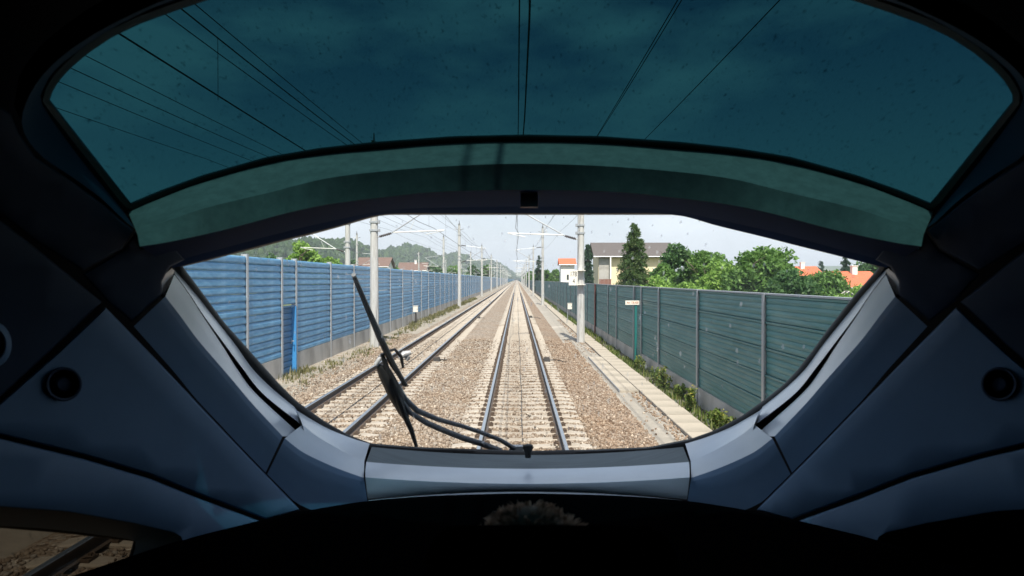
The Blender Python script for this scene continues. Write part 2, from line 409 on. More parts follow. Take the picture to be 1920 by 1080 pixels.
def glass_mat(name, tint, gloss, dirt_col, splat):
    """thin pane: lets light through with a tint, reflects a little, carries dirt with its own shapes"""
    m = bpy.data.materials.new(name)
    n, l = nodes_of(m); n.remove(n['Principled BSDF'])
    out = n['Material Output']
    tr = n.new('ShaderNodeBsdfTransparent')
    gl = n.new('ShaderNodeBsdfGlossy'); gl.inputs['Roughness'].default_value = 0.02
    fr = n.new('ShaderNodeValue'); fr.outputs[0].default_value = 0.05
    sc_ = n.new('ShaderNodeMath'); sc_.operation = 'MULTIPLY'; sc_.inputs[1].default_value = gloss
    mx = n.new('ShaderNodeMixShader')
    l.new(fr.outputs[0], sc_.inputs[0]); l.new(sc_.outputs[0], mx.inputs[0]); l.new(tr.outputs[0], mx.inputs[1]); l.new(gl.outputs[0], mx.inputs[2])
    t = n.new('ShaderNodeTexCoord')
    if splat:
        # insect marks: sparse elongated cells, pale and half transparent
        mp = n.new('ShaderNodeMapping'); mp.inputs['Rotation'].default_value = (0.15, 0.55, 0.1); mp.inputs['Scale'].default_value = (27, 10, 8.5)
        vo = n.new('ShaderNodeTexVoronoi'); vo.inputs['Scale'].default_value = 1.5
        z = n.new('ShaderNodeTexNoise'); z.inputs['Scale'].default_value = 34; z.inputs['Detail'].default_value = 5
        ad = n.new('ShaderNodeMath'); ad.operation = 'MULTIPLY_ADD'; ad.inputs[1].default_value = 0.30
        rp = n.new('ShaderNodeValToRGB'); rp.color_ramp.elements[0].position = 0.24; rp.color_ramp.elements[0].color = (0.36, 0.36, 0.36, 1)
        rp.color_ramp.elements[1].position = 0.33; rp.color_ramp.elements[1].color = (0, 0, 0, 1)
        sep = n.new('ShaderNodeSeparateColor')
        gt = n.new('ShaderNodeMath'); gt.operation = 'GREATER_THAN'; gt.inputs[1].default_value = 0.38
        mu = n.new('ShaderNodeMath'); mu.operation = 'MULTIPLY'
        z2 = n.new('ShaderNodeTexNoise'); z2.inputs['Scale'].default_value = 2.5; z2.inputs['Detail'].default_value = 4
        mr = n.new('ShaderNodeMapRange'); mr.inputs[1].default_value = 0.45; mr.inputs[2].default_value = 0.8; mr.inputs[4].default_value = 0.05
        mxx = n.new('ShaderNodeMath'); mxx.operation = 'MAXIMUM'
        l.new(t.outputs['Object'], mp.inputs[0]); l.new(mp.outputs[0], vo.inputs[0]); l.new(t.outputs['Object'], z.inputs[0])
        l.new(z.outputs[0], ad.inputs[0]); l.new(vo.outputs['Distance'], ad.inputs[2]); l.new(ad.outputs[0], rp.inputs[0])
        l.new(vo.outputs['Color'], sep.inputs[0]); l.new(sep.outputs[0], gt.inputs[0]); l.new(gt.outputs[0], mu.inputs[0]); l.new(rp.outputs[0], mu.inputs[1])
        l.new(t.outputs['Object'], z2.inputs[0]); l.new(z2.outputs[0], mr.inputs[0]); l.new(mr.outputs[0], mxx.inputs[0]); l.new(mu.outputs[0], mxx.inputs[1])
        di = n.new('ShaderNodeBsdfDiffuse'); di.inputs[0].default_value = (*dirt_col, 1)
        ts = n.new('ShaderNodeBsdfTranslucent'); ts.inputs[0].default_value = (*dirt_col, 1)
        dm = n.new('ShaderNodeMixShader'); dm.inputs[0].default_value = 0.7
        l.new(di.outputs[0], dm.inputs[1]); l.new(ts.outputs[0], dm.inputs[2])
        m2 = n.new('ShaderNodeMixShader')
        l.new(mxx.outputs[0], m2.inputs[0]); l.new(mx.outputs[0], m2.inputs[1]); l.new(dm.outputs[0], m2.inputs[2])
        l.new(m2.outputs[0], out.inputs[0])
        tr.inputs[0].default_value = (*tint, 1)
    else:
        # dark flecks of dirt drawn out by the wind
        mp = n.new('ShaderNodeMapping'); mp.inputs['Scale'].default_value = (70, 24, 30); mp.inputs['Rotation'].default_value = (0, 0, 0.25)
        z = n.new('ShaderNodeTexNoise'); z.inputs['Scale'].default_value = 1.6; z.inputs['Detail'].default_value = 4; z.inputs['Roughness'].default_value = 0.62
        rp = n.new('ShaderNodeValToRGB'); rp.color_ramp.elements[0].position = 0.59; rp.color_ramp.elements[0].color = (*tint, 1)
        rp.color_ramp.elements[1].position = 0.76; rp.color_ramp.elements[1].color = (tint[0] * 0.25, tint[1] * 0.3, tint[2] * 0.32, 1)
        l.new(t.outputs['Object'], mp.inputs[0]); l.new(mp.outputs[0], z.inputs[0]); l.new(z.outputs[0], rp.inputs[0]); l.new(rp.outputs[0], tr.inputs[0])
        l.new(mx.outputs[0], out.inputs[0])
    MATS[name] = m
glass_mat('windscreen_glass', (0.94, 0.965, 0.97), 0.6, (0.8, 0.82, 0.82), True)
glass_mat('roof_glass', (0.012, 0.057, 0.068), 0.0, (0.5, 0.5, 0.5), False)
glass_mat('side_glass', (0.07, 0.065, 0.055), 0.4, (0.5, 0.5, 0.5), False)

# ================================================================== THE SETTING
TRX = 0.10      # centre of the track the train runs on
TLX = -4.03     # centre of the other track

# ---- ground sheet reaching the horizon
N = 40
gx = np.sinh(np.linspace(-1, 1, N) * 5) / math.sinh(5) * 6500
gy = np.sinh(np.linspace(-1, 1, N) * 5) / math.sinh(5) * 6500 + 200
V = [(x, y, -0.75) for y in gy for x in gx]
Fc = [(j * N + i, j * N + i + 1, (j + 1) * N + i + 1, (j + 1) * N + i) for j in range(N - 1) for i in range(N - 1)]
tag(mesh_obj('ground', V, Fc, MATS['field']), kind='structure')

def sweep(name, prof, ys, m, rough=0.0, seed=1):
    """cross-section (x,z) swept along Y with a little unevenness"""
    g = np.random.default_rng(seed)
    k = len(prof); V = []
    for y in ys:
        for x, z in prof:
            V.append((x + g.normal(0, rough), y, z + g.normal(0, rough * 0.5)))
    Fc = [(j * k + i, j * k + i + 1, (j + 1) * k + i + 1, (j + 1) * k + i) for j in range(len(ys) - 1) for i in range(k - 1)]
    return mesh_obj(name, V, Fc, m, smooth=True)
ys_near = list(np.arange(-40, 80, 1.0)) + list(np.geomspace(81, 3500, 60))
bed_prof = [(-6.35, -0.52), (-6.0, -0.42), (-5.62, -0.235), (-5.3, -0.225), (-4.8, -0.228), (-3.3, -0.228), (-2.75, -0.215), (-2.3, -0.19), (-1.9, -0.175),
            (-1.5, -0.19), (-1.2, -0.22), (-0.6, -0.228), (0.8, -0.228), (1.35, -0.225), (1.72, -0.26), (2.1, -0.33), (2.45, -0.40), (2.75, -0.47)]
tag(sweep('ballast_bed', bed_prof, ys_near, MATS['ballast_ground'], 0.006), kind='structure')
tag(sweep('service_path_left', [(-8.6, -0.40), (-7.9, -0.39), (-7.2, -0.385), (-6.6, -0.41), (-6.1, -0.44), (-5.95, -0.5)], ys_near, MATS['sand_path'], 0.012, 2), kind='structure')
tag(sweep('service_path_right', [(2.2, -0.44), (2.45, -0.375), (2.8, -0.36), (3.2, -0.355), (3.49, -0.36)], ys_near, MATS['asphalt'], 0.004, 3), kind='structure')
tag(sweep('verge_right', [(4.13, -0.40), (4.3, -0.41), (4.6, -0.39), (4.8, -0.38), (5.6, -0.5), (7.5, -0.72)], ys_near, MATS['verge_soil'], 0.012, 4), kind='structure')

# ---- wooded hill on the left: terrain and the wood on it
ridge = np.array([(-720, 350, 92), (-560, 620, 84), (-420, 820, 74), (-335, 1020, 70), (-300, 1280, 64), (-290, 1600, 78), (-236, 2000, 80), (-182, 2500, 78), (-122, 3000, 73), (-84, 3900, 66)], float)
rr = resample(ridge, 90)
off = np.linspace(-1, 1, 26)
def hill_pt(r, o, jit=0):
    span_r = 150 if o > 0 else 420
    h = r[2] * (0.5 + 0.5 * math.cos(math.pi * min(abs(o), 1))) - 1.5
    return (r[0] + o * span_r * (0.55 + 0.25 * r[2] / 80), r[1] - o * span_r * 0.55, h * (0.86 + 0.14 * math.sin(r[1] * 0.011 + o * 3)) - 0.5)
V = [hill_pt(r, o) for r in rr for o in off]
k = len(off)
Fc = [(j * k + i, j * k + i + 1, (j + 1) * k + i + 1, (j + 1) * k + i) for j in range(len(rr) - 1) for i in range(k - 1)]
tag(mesh_obj('wooded_hill_terrain', V, Fc, MATS['far_hill'], smooth=True), kind='structure')

def ico(sub=1):
    bm = bmesh.new(); bmesh.ops.create_icosphere(bm, subdivisions=sub, radius=1)
    v = np.array([x.co[:] for x in bm.verts]); f = np.array([[q.index for q in p.verts] for p in bm.faces]); bm.free()
    return v, f
IV, IF = ico(2)
nw = 10500
Vs, Fs = [], []
g = np.random.default_rng(3)
for i in range(nw):
    t = g.random() ** 1.35 * (len(rr) - 1.01)
    j = int(t); r = rr[j] * (1 - (t - j)) + rr[j + 1] * (t - j)
    o = -0.22 + 1.1 * g.random()
    p = np.array(hill_pt(r, o))
    dist = p[1]
    s = g.uniform(2.4, 5.4) * (0.85 + dist / 3500)
    d = IV * (1 + 0.28 * g.normal(size=(len(IV), 1)))
    Vs.append(d * np.array([s, s, s * g.uniform(0.9, 1.5)]) + p + np.array([g.normal(0, 5), g.normal(0, 8), s * 0.4])); Fs.append(IF + i * len(IV))
tag(big_mesh('hillside_wood', np.vstack(Vs), np.vstack(Fs), MATS['wood_mass']), 'dense green wood covering the hill beyond the blue barrier', 'wood', kind='stuff')

# ---- far hills round the horizon
def far_ridge(name, x0, x1, y, base, amp, seed):
    g = np.random.default_rng(seed); n = 90
    xs = np.linspace(x0, x1, n); ph = g.random(6) * 6
    h = base + amp * (np.sin(xs / 700 + ph[0]) * 0.5 + np.sin(xs / 310 + ph[1]) * 0.3 + np.sin(xs / 130 + ph[2]) * 0.12)
    V = []; K = 7
    for i in range(n):
        for q in range(K):
            t = q / (K - 1)
            V.append((xs[i], y - 600 * (1 - t) + 40 * math.sin(xs[i] / 200), max(h[i], 6) * math.sin(t * math.pi / 2) ** 1.4 - 1))
    Fc = [(i * K + q, (i + 1) * K + q, (i + 1) * K + q + 1, i * K + q + 1) for i in range(n - 1) for q in range(K - 1)]
    tag(mesh_obj(name, V, Fc, MATS['far_hill'], smooth=True), kind='structure')
far_ridge('far_hills', -2500, 6000, 5200, 74, 26, 5)
far_ridge('far_hills_nearer', 900, 5500, 3600, 52, 30, 9)

# ---- railway tracks
def rail_profile():
    h = [(0.0, 0.0), (0.028, 0.0), (0.036, -0.012), (0.036, -0.040), (0.012, -0.052), (0.009, -0.135), (0.03, -0.150), (0.075, -0.160), (0.075, -0.172)]
    return h + [(-x, z) for x, z in reversed(h[1:])]
def sleeper_mesh():
    L, ns = 2.6, 11
    V, Fc = [], []
    for i in range(ns):
        x = -L / 2 + L * i / (ns - 1)
        mid = 1 - 0.16 * math.exp(-(x / 0.45) ** 2)
        w = 0.15 * mid; zt = -0.176 - 0.035 * math.exp(-(x / 0.5) ** 2)
        if i in (0, ns - 1): zt -= 0.03
        for a, z in ((-w, -0.38), (-w * 0.93, zt - 0.02), (-w * 0.8, zt), (w * 0.8, zt), (w * 0.93, zt - 0.02), (w, -0.38)):
            V.append((x, a, z))
    for i in range(ns - 1):
        for q in range(5):
            Fc.append((i * 6 + q, (i + 1) * 6 + q, (i + 1) * 6 + q + 1, i * 6 + q + 1))
    Fc.append(tuple(range(6))); Fc.append(tuple(range((ns - 1) * 6 + 5, (ns - 1) * 6 - 1, -1)))
    me = bpy.data.meshes.new('sleeper'); me.from_pydata(V, [], Fc); me.update()
    bm = bmesh.new(); bm.from_mesh(me); bmesh.ops.recalc_face_normals(bm, faces=bm.faces); bm.to_mesh(me); bm.free()
    me.materials.append(MATS['sleeper'])
    return me, np.array(V), Fc
SL_ME, SL_V, SL_F = sleeper_mesh()
fm = MB()
for sx in (1,):
    fm.box((sx * 0.11, 0, -0.165), (0.10, 0.20, 0.03))
    fm.tube([(sx * 0.065, -0.06, -0.148), (sx * 0.12, -0.075, -0.125), (sx * 0.155, -0.03, -0.14), (sx * 0.155, 0.03, -0.14), (sx * 0.12, 0.075, -0.125), (sx * 0.065, 0.06, -0.148)], 0.011, 5)
    fm.tube([(sx * 0.12, 0, -0.15), (sx * 0.12, 0, -0.105)], 0.018, 6)
FM_O = fm.build('fastening', MATS['clip']); FM_ME = FM_O.data; bpy.data.objects.remove(FM_O)
SP = 0.6
def railway_track(cx, y0, label, ph):
    t = empty('railway_track', (cx, 0, 0), label, 'railway track', 'railway tracks')
    for sx in (-1, 1):
        m = MB(); pr = [(x * 1 + sx * 0.7535, z) for x, z in rail_profile()]
        yy = [-30, 8] + list(range(20, 200, 20)) + [300, 600, 1200, 3000]
        for a, b in zip(yy[:-1], yy[1:]):
            n = len(pr); k = len(m.v)
            m.v += [(x, a, z) for x, z in pr] + [(x, b, z) for x, z in pr]
            m.f += [(k + i, k + (i + 1) % n, k + n + (i + 1) % n, k + n + i) for i in range(n)]
        o = m.build('rail', [MATS['rail_side'], MATS['rail_top']], t)
        for p in o.data.polygons:
            if p.normal.z > 0.35 and p.center.z > -0.02: p.material_index = 1
    k = 0; y = y0
    g = np.random.default_rng(int(cx * 10) + 50)
    while k < 78:
        s = link('sleeper', SL_ME, None, t); s.location = (g.normal(0, 0.008), y + g.normal(0, 0.008), g.normal(0, 0.003)); s.rotation_euler = (0, 0, g.normal(0, 0.004))
        if k < 74:
            for sx in (-1, 1):
                for q in (0, math.pi):
                    f = link('fastening', FM_ME, MATS['clip'], s); f.location = (sx * 0.7535, 0, 0); f.rotation_euler = (0, 0, q)
        y += SP; k += 1
    Vs, Fs = [], []; kk = 0
    tri = []
    for f in SL_F:
        for q in range(1, len(f) - 1): tri.append((f[0], f[q], f[q + 1]))
    tri = np.array(tri)
    while y < 420:
        Vs.append(SL_V + np.array([g.normal(0, 0.01), y, 0])); Fs.append(tri + kk * len(SL_V)); kk += 1; y += SP
    tag(big_mesh('distant_sleepers', np.vstack(Vs), np.vstack(Fs), MATS['sleeper'], t), kind='stuff')
    m = MB()
    for q in range(int((y0 + 74 * SP) * 10), 1700, 6):
        for sx in (-1, 1):
            for e in (-1, 1): m.box((sx * 0.7535 + e * 0.12, q / 10, -0.16), (0.10, 0.2, 0.05))
    tag(m.build('distant_fastenings', MATS['clip'], t, fix=False), kind='stuff')
    # beyond: one long pale strip of sleepers that no longer separate
    m = MB(); m.box((0, 1700, -0.205), (2.6, 2560, 0.06)); tag(m.build('farthest_sleepers', MATS['sleeper'], t), kind='stuff')
    return t
railway_track(TRX, 3.0, 'railway track running straight ahead of the train, in the middle', 0)
railway_track(TLX, 3.3, 'railway track alongside the blue barrier, left of the train', 0)

# ---- loose ballast stones near the train
def stones(name, label, regions, dens, seed):
    g = np.random.default_rng(seed)
    base = np.array([(-1, -1, -1), (1, -1, -1), (1, 1, -1), (-1, 1, -1), (-1, -1, 1), (1, -1, 1), (1, 1, 1), (-1, 1, 1)], float)
    q = np.array([(0, 3, 2, 1), (4, 5, 6, 7), (0, 1, 5, 4), (1, 2, 6, 5), (2, 3, 7, 6), (3, 0, 4, 7)])
    px, pz = zip(*bed_prof)
    Vs, Fs = [], []; kk = 0
    for (x0, x1, y0, y1, dn) in regions:
        n = int((x1 - x0) * (y1 - y0) * dn)
        X = g.uniform(x0, x1, n); Y = g.uniform(y0, y1, n)
        keep = np.ones(n, bool)
        on = np.zeros(n, bool)
        for cx, ph in ((TRX, 3.0), (TLX, 3.3)):
            dx = np.abs(X - cx)
            dy = np.abs((Y - ph + SP / 2) % SP - SP / 2)
            slp = (dx < 1.33) & (dy < 0.155)
            lucky = g.random(n) < 0.025
            keep &= ~(slp & ~lucky)
            on |= slp
            keep &= ~(np.abs(dx - 0.7535) < 0.095)
            # thinner in the worn cribs by the rails
        X, Y, on = X[keep], Y[keep], on[keep]; n = len(X)
        Z = np.interp(X, px, pz) + g.normal(0, 0.008, n)
        Z[on] = -0.168
        Z = np.where(X < -6.05, -0.405, Z); Z = np.where(X > 2.2, np.maximum(Z, np.interp(X, [2.2, 2.45, 2.8, 3.2, 3.49], [-0.44, -0.375, -0.36, -0.355, -0.36])), Z)
        r = g.uniform(0.017, 0.033, n) * np.where(on, 0.75, 1)
        sc_ = r[:, None] * g.uniform(0.7, 1.3, (n, 3))
        vv = base[None] * (1 - 0.45 * g.random((n, 8, 1))) * sc_[:, None, :]
        # random rotation
        a = g.uniform(0, 6.283, n); b = g.uniform(0, 6.283, n)
        ca, sa, cb, sb = np.cos(a), np.sin(a), np.cos(b), np.sin(b)
        x, y, z = vv[..., 0], vv[..., 1], vv[..., 2]
        x, y = x * ca[:, None] - y * sa[:, None], x * sa[:, None] + y * ca[:, None]
        y, z = y * cb[:, None] - z * sb[:, None], y * sb[:, None] + z * cb[:, None]
        vv = np.stack([x + X[:, None], y + Y[:, None], z + Z[:, None] + 0.006], -1)
        Vs.append(vv.reshape(-1, 3)); Fs.append((q[None] + (np.arange(n) * 8)[:, None, None] + kk).reshape(-1, 4)); kk += n * 8
    tag(big_mesh(name, np.vstack(Vs), np.vstack(Fs), MATS['ballast_stone']), label, 'ballast', kind='stuff')
stones('ballast_stones', 'brown and tan ballast stones between and beside the tracks', [(-6.2, 2.75, 11.5, 19, 560), (-6.2, 2.75, 19, 27, 380), (-6.2, 2.75, 27, 38, 150), (-6.2, -1.6, 3.5, 8.5, 250), (-7.8, -6.0, 22, 45, 34), (-6.9, -6.0, 18, 45, 70), (2.7, 3.5, 11, 40, 6), (3.2, 3.5, 11, 21.7, 110), (3.2, 3.5, 33, 60, 40), (2.5, 2.8, 11, 40, 60)], 1, 11)

# ================================================================== NOISE BARRIERS
def make_mesh(mb, name, m):
    o = mb.build(name, m); me = o.data; bpy.data.objects.remove(o); return me

def h_post(h, w=0.14, d=0.16, t=0.018):
    m = MB(); m.box((-d / 2, 0, h / 2), (t, w, h)); m.box((d / 2, 0, h / 2), (t, w, h)); m.box((0, 0, h / 2), (d - t, t, h * 0.998))
    return m

BX = -7.9
BASE, TOP = -0.42, 3.56
PL = 0.27
blue = empty('noise_barrier', (BX, 0, 0), 'tall blue slatted noise barrier on the left of the tracks', 'noise barrier')
bp_me = make_mesh(h_post(TOP - BASE + 0.06), 'post', MATS['post_light'])
def slat_mesh(L, h, m, name):
    # louvre-like rib, its face turned slightly up, deep shadow gap below
    b = MB(); b.prism([(0.010, 0.0), (0.040, h * 0.08), (0.052, h * 0.22), (0.046, h * 0.62), (0.026, h * 0.86), (0.004, h * 0.97), (-0.03, h * 0.97), (-0.03, 0.0)], -L / 2, L / 2, 'y')
    return make_mesh(b, name, m)
NS = 15; SH = (TOP - PL) / NS
posts = [2.4, 7.2, 12.0, 17.0, 21.65, 24.85, 26.46, 31.4, 35.9, 41.2] + [41.2 + 5.0 * i for i in range(1, 112)]
sl_cache = {}
def panel_full(L):
    key = ('bp', round(L, 2))
    if key not in sl_cache:
        b = MB()
        for i in range(NS):
            z = PL + i * SH
            b.prism([(0.010, z), (0.040, z + SH * 0.08), (0.052, z + SH * 0.22), (0.046, z + SH * 0.62), (0.026, z + SH * 0.86), (0.004, z + SH * 0.97), (-0.03, z + SH * 0.97), (-0.03, z)], -L / 2, L / 2, 'y')
        sl_cache[key] = make_mesh(b, 'slat_panel', MATS['barrier_blue'])
    return sl_cache[key]
for i, (a, b_) in enumerate(zip(posts[:-1], posts[1:])):
    o = link('post', bp_me, None, blue); o.location = (0, a, BASE)
    L = b_ - a - 0.05; yc = (a + b_) / 2
    door = abs(a - 24.85) < 0.01
    if not door:
        key = ('pl', round(L, 2))
        if key not in sl_cache:
            q = MB(); q.box((0, 0, (PL + BASE) / 2 - 0.1), (0.12, L, PL - BASE + 0.2)); sl_cache[key] = make_mesh(q, 'plinth', MATS['plinth'])
        o = link('plinth', sl_cache[key], None, blue); o.location = (0, yc, 0)
    if 12 <= a < 62:
        key = ('sl', round(L, 2))
        if key not in sl_cache:
            sl_cache[key] = slat_mesh(L, SH, MATS['barrier_blue'], 'slat')
        for k in range(NS):
            z = PL + k * SH
            if door and z < 1.93: continue
            o = link('slat', sl_cache[key], None, blue); o.location = (rng.normal(0, 0.004), yc, z + rng.normal(0, 0.002)); o.rotation_euler = (rng.normal(0, 0.0012), 0, rng.normal(0, 0.001))
    else:
        o = tag(link('slat_panel', panel_full(L), None, blue), kind='stuff'); o.location = (0, yc, 0)
    if door:
        d = MB(); d.box((-0.10, yc, (1.93 + BASE) / 2), (0.04, L - 0.06, 1.93 - BASE - 0.04))
        dd = d.build('door', MATS['barrier_door'], blue)
        dl = slat_mesh(L - 0.16, 0.205, MATS['barrier_door'], 'door_slat')
        for k in range(11):
            s = link('door_slat', dl, None, dd); s.location = (-0.075, yc, BASE + 0.06 + k * 0.207)
        hm = MB(); hm.tube([(-0.02, yc + 0.52, 0.72), (0.07, yc + 0.52, 0.72), (0.07, yc + 0.38, 0.72)], 0.014, 8); hm.box((-0.03, yc + 0.52, 0.72), (0.04, 0.05, 0.2))
        hm.build('handle', MATS['galvanised'], dd)
        j = MB(); j.box((0.03, b_ - 0.14, (1.93 + BASE) / 2), (0.17, 0.07, 1.93 - BASE)); j.build('door_jamb', MATS['jamb_blue'], blue)
        j = MB(); j.box((0.03, yc, 1.95), (0.10, L - 0.02, 0.05)); j.build('door_lintel', MATS['barrier_door'], blue)
# the barrier goes on towards the horizon
m = MB(); m.box((0, (posts[-1] + 2600) / 2, (TOP + PL) / 2), (0.10, 2600 - posts[-1], TOP - PL)); tag(m.build('distant_slats', MATS['barrier_blue'], blue), kind='stuff')

GX = 4.75
GT, GP, GB = 2.59, 0.08, -0.42
green = empty('noise_barrier', (GX, 0, 0), 'dark green panelled noise barrier on the right of the tracks', 'noise barrier')
gp_me = make_mesh(h_post(GT - GB + 0.03, 0.13, 0.15), 'post', MATS['galvanised'])
gposts = [3.8, 9.0, 14.2, 19.4, 24.7, 28.15, 29.95, 35.15, 38.4, 44.6] + [44.6 + 5.2 * i for i in range(1, 80)]
PH = (GT - GP) / 5
def green_panel(L):
    key = ('gp', round(L, 2))
    if key not in sl_cache:
        b = MB()
        prof = [(0.06, 0.0)]
        # four shallow ribs on each cassette, a wide lip at its top
        n = 4
        for i in range(n):
            z0 = i * (PH - 0.05) / n; hh = (PH - 0.05) / n
            prof += [(-0.020, z0 + hh * 0.03), (-0.030, z0 + hh * 0.12), (-0.036, z0 + hh * 0.5), (-0.030, z0 + hh * 0.9), (-0.020, z0 + hh * 0.96)]
        prof += [(-0.05, PH - 0.045), (-0.055, PH - 0.012), (-0.045, PH - 0.004), (0.06, PH - 0.004)]
        b.prism(prof, -L / 2, L / 2, 'y')
        sl_cache[key] = make_mesh(b, 'panel', MATS['barrier_green'])
    return sl_cache[key]
for i, (a, b_) in enumerate(zip(gposts[:-1], gposts[1:])):
    L = b_ - a - 0.05; yc = (a + b_) / 2
    if a == 44.6:
        q = h_post(GT - GB + 0.03, 0.55, 0.2); o = q.build('post', MATS['wood_brown'], green); tag(o, 'wide brownish post')
    else:
        o = link('post', gp_me, None, green)
    o.location = (0, a, GB)
    door = abs(a - 28.15) < 0.01
    if not door:
        key = ('gpl', round(L, 2))
        if key not in sl_cache:
            q = MB(); q.box((0, 0, (GP + GB) / 2 - 0.1), (0.12, L, GP - GB + 0.2)); sl_cache[key] = make_mesh(q, 'plinth', MATS['plinth'])
        o = link('plinth', sl_cache[key], None, green); o.location = (0, yc, 0)
        for k in range(5):
            if a > 140 and k: break
            o = link('panel', green_panel(L), None, green); o.location = (rng.normal(0, 0.004), yc, GP + k * PH)
            if a > 140:
                o.scale = (1, 1, 5); o['kind'] = 'stuff'
    else:
        d = MB(); d.box((0.05, yc, (GT + GB) / 2), (0.04, L - 0.04, GT - GB - 0.02)); dd = d.build('door', MATS['barrier_green'], green)
        for k in range(6):
            o = link('door_panel', green_panel(L - 0.02), None, dd); o.location = (0.03, yc, GB + 0.03 + k * (GT - GB - 0.03) / 6)
m = MB(); m.box((0, (gposts[-1] + 2600) / 2, (GT + GP) / 2), (0.10, 2600 - gposts[-1], GT - GP)); tag(m.build('distant_panels', MATS['barrier_green'], green), kind='stuff')
# capping rail along the top
m = MB(); m.box((0, 230, GT + 0.015), (0.14, 460, 0.03)); m.build('capping_rail', MATS['galvanised'], green)

# ---- concrete cable trough along the right-hand path
tr_ = empty('cable_trough', (0, 0, 0), 'pale concrete cable trough with slab lids beside the green barrier', 'cable trough')
def slab_me(w, l, h):
    q = MB(); e = 0.012
    q.prism([(-w / 2, -h), (w / 2, -h), (w / 2, -e), (w / 2 - e, 0), (-w / 2 + e, 0), (-w / 2, -e)], -l / 2, l / 2, 'y'); return make_mesh(q, 'slab', MATS['trough'])
s1 = slab_me(0.60, 0.985, 0.14)
y = 4.0
while y < 75:
    o = link('slab', s1, None, tr_); o.location = (3.81 + rng.normal(0, 0.004), y, -0.285 + rng.normal(0, 0.004)); o.rotation_euler = (rng.normal(0, 0.003), rng.normal(0, 0.003), rng.normal(0, 0.004)); y += 1.0
m = MB(); m.box((3.81, (y + 1500) / 2, -0.355), (0.60, 1500 - y, 0.14)); tag(m.build('distant_slabs', MATS['trough'], tr_), kind='stuff')
s2 = slab_me(0.54, 1.55, 0.10)
pad = empty('cable_pit_cover', (3.22, 26, 0), 'wider concrete pit cover widening the trough path before the mast', 'pit cover')
for k in range(6):
    o = link('slab', s2, None, pad); o.location = (0, -3.9 + 1.56 * k, -0.292)
m = MB(); m.box((-0.285, 0, -0.34), (0.02, 9.3, 0.12)); m.build('edging', MATS['galvanised'], pad)

# ================================================================== OVERHEAD LINE
def mast_parts(root, reach, H=9.9, w=0.42):
    """tapered mast with collars, insulators and a tubular cantilever reaching towards +X"""
    m = MB(); m.box((0, 0, -0.28), (0.9, 0.9, 0.5)); m.build('foundation', MATS['concrete'], root)
    m = MB(); a = w / 2; b = w * 0.33
    oct_ = lambda r, z: [(r * x, r * y, z) for x, y in ((1, 0.55), (0.55, 1), (-0.55, 1), (-1, 0.55), (-1, -0.55), (-0.55, -1), (0.55, -1), (1, -0.55))]
    m.add(oct_(a, -0.05) + oct_(b, H), [(i, (i + 1) % 8, 8 + (i + 1) % 8, 8 + i) for i in range(8)] + [tuple(range(7, -1, -1)), tuple(range(8, 16))])
    m.build('pole', MATS['mast_grey'], root)
    rad = lambda z: a + (b - a) * z / H
    for z in (5.62, 6.02, 7.35, 8.6):
        m = MB(); q = rad(z) * 2 + 0.07
        m.box((0, 0, z), (q, q, 0.085)); m.box((rad(z) + 0.05, 0, z), (0.12, 0.16, 0.15)); m.build('collar', MATS['galvanised'], root)
    def insul(p0, p1):
        p0, p1 = Vector(p0), Vector(p1); m = MB(); n = 12; pts = [p0.lerp(p1, i / n) for i in range(n + 1)]
        m.tube(pts, [0.035 if i % 2 else 0.075 for i in range(n + 1)], 8); m.build('insulator', MATS['insulator'], root)
    x0 = rad(5.4) + 0.03
    insul((x0 + 0.06, 0, 5.32), (x0 + 0.62, 0, 5.48))
    insul((x0, 0, 7.35), (x0 + 0.6, 0, 7.28))
    m = MB()
    m.tube([(x0 - 0.1, 0, 5.28), (x0 + 0.08, 0, 5.33)], 0.03, 6)
    m.tube([(x0 + 0.6, 0, 5.47), (reach + 0.25, 0, 6.95)], 0.032, 8)            # diagonal strut
    m.tube([(x0 + 0.6, 0, 7.28), (reach + 0.35, 0, 7.0)], 0.026, 8)             # top tie
    m.build('cantilever', MATS['galvanised'], root)
    m = MB()
    m.tube([(x0 + 0.72, 0, 5.52), (reach + 0.55, 0, 5.62)], 0.03, 8)            # registration tube
    m.tube([(reach + 0.5, 0, 5.6), (reach - 0.35, 0, 5.42)], 0.016, 6)          # steady arm
    m.tube([(x0 + 1.5, 0, 5.55), (x0 + 1.75, 0, 6.1)], 0.012, 5)
    m.build('registration_arm', MATS['tube_pale'], root)
    m = MB(); m.box((0, 0, H + 0.02), (0.16, 0.5, 0.05)); m.tube([(0, 0, H), (0, 0, H + 0.42)], [0.05, 0.03], 6)
    m.tube([(0, 0.0, H - 0.7), (0.55, 0, H - 0.55)], 0.03, 6); m.tube([(0, 0, H - 0.7), (-0.55, 0, H - 0.55)], 0.03, 6)
    m.build('top_bracket', MATS['insulator'], root)
ORD = ['nearest', 'second', 'third', 'fourth', 'fifth', 'sixth', 'seventh', 'eighth', 'ninth', 'tenth', 'eleventh', 'twelfth']
def mast_row(x, ys, reach, flip, lab, grp, z=-0.36, H=9.9, w=0.42):
    first = None
    for i, yy in enumerate(ys):
        if first is None:
            r = empty('catenary_mast', (0, 0, 0)); mast_parts(r, reach, H, w); first = r
        else:
            r = copy_tree(first)
        r.location = (x + random.uniform(-0.05, 0.05), yy, z); r.rotation_euler = (0, 0, math.pi if flip else 0)
        tag(r, lab % ORD[i], 'mast', grp)
mast_row(-6.9, [36.2, 90, 147, 203, 260, 318, 376, 434, 492, 560], 2.85, False, '%s grey catenary mast along the blue barrier, on its track side', 'masts left of the tracks')
mast_row(3.33, [38.4, 95, 150, 205, 262, 320, 378, 436, 494, 560], 3.2, True, '%s grey catenary mast along the green barrier, on its track side', 'masts right of the tracks', w=0.40)
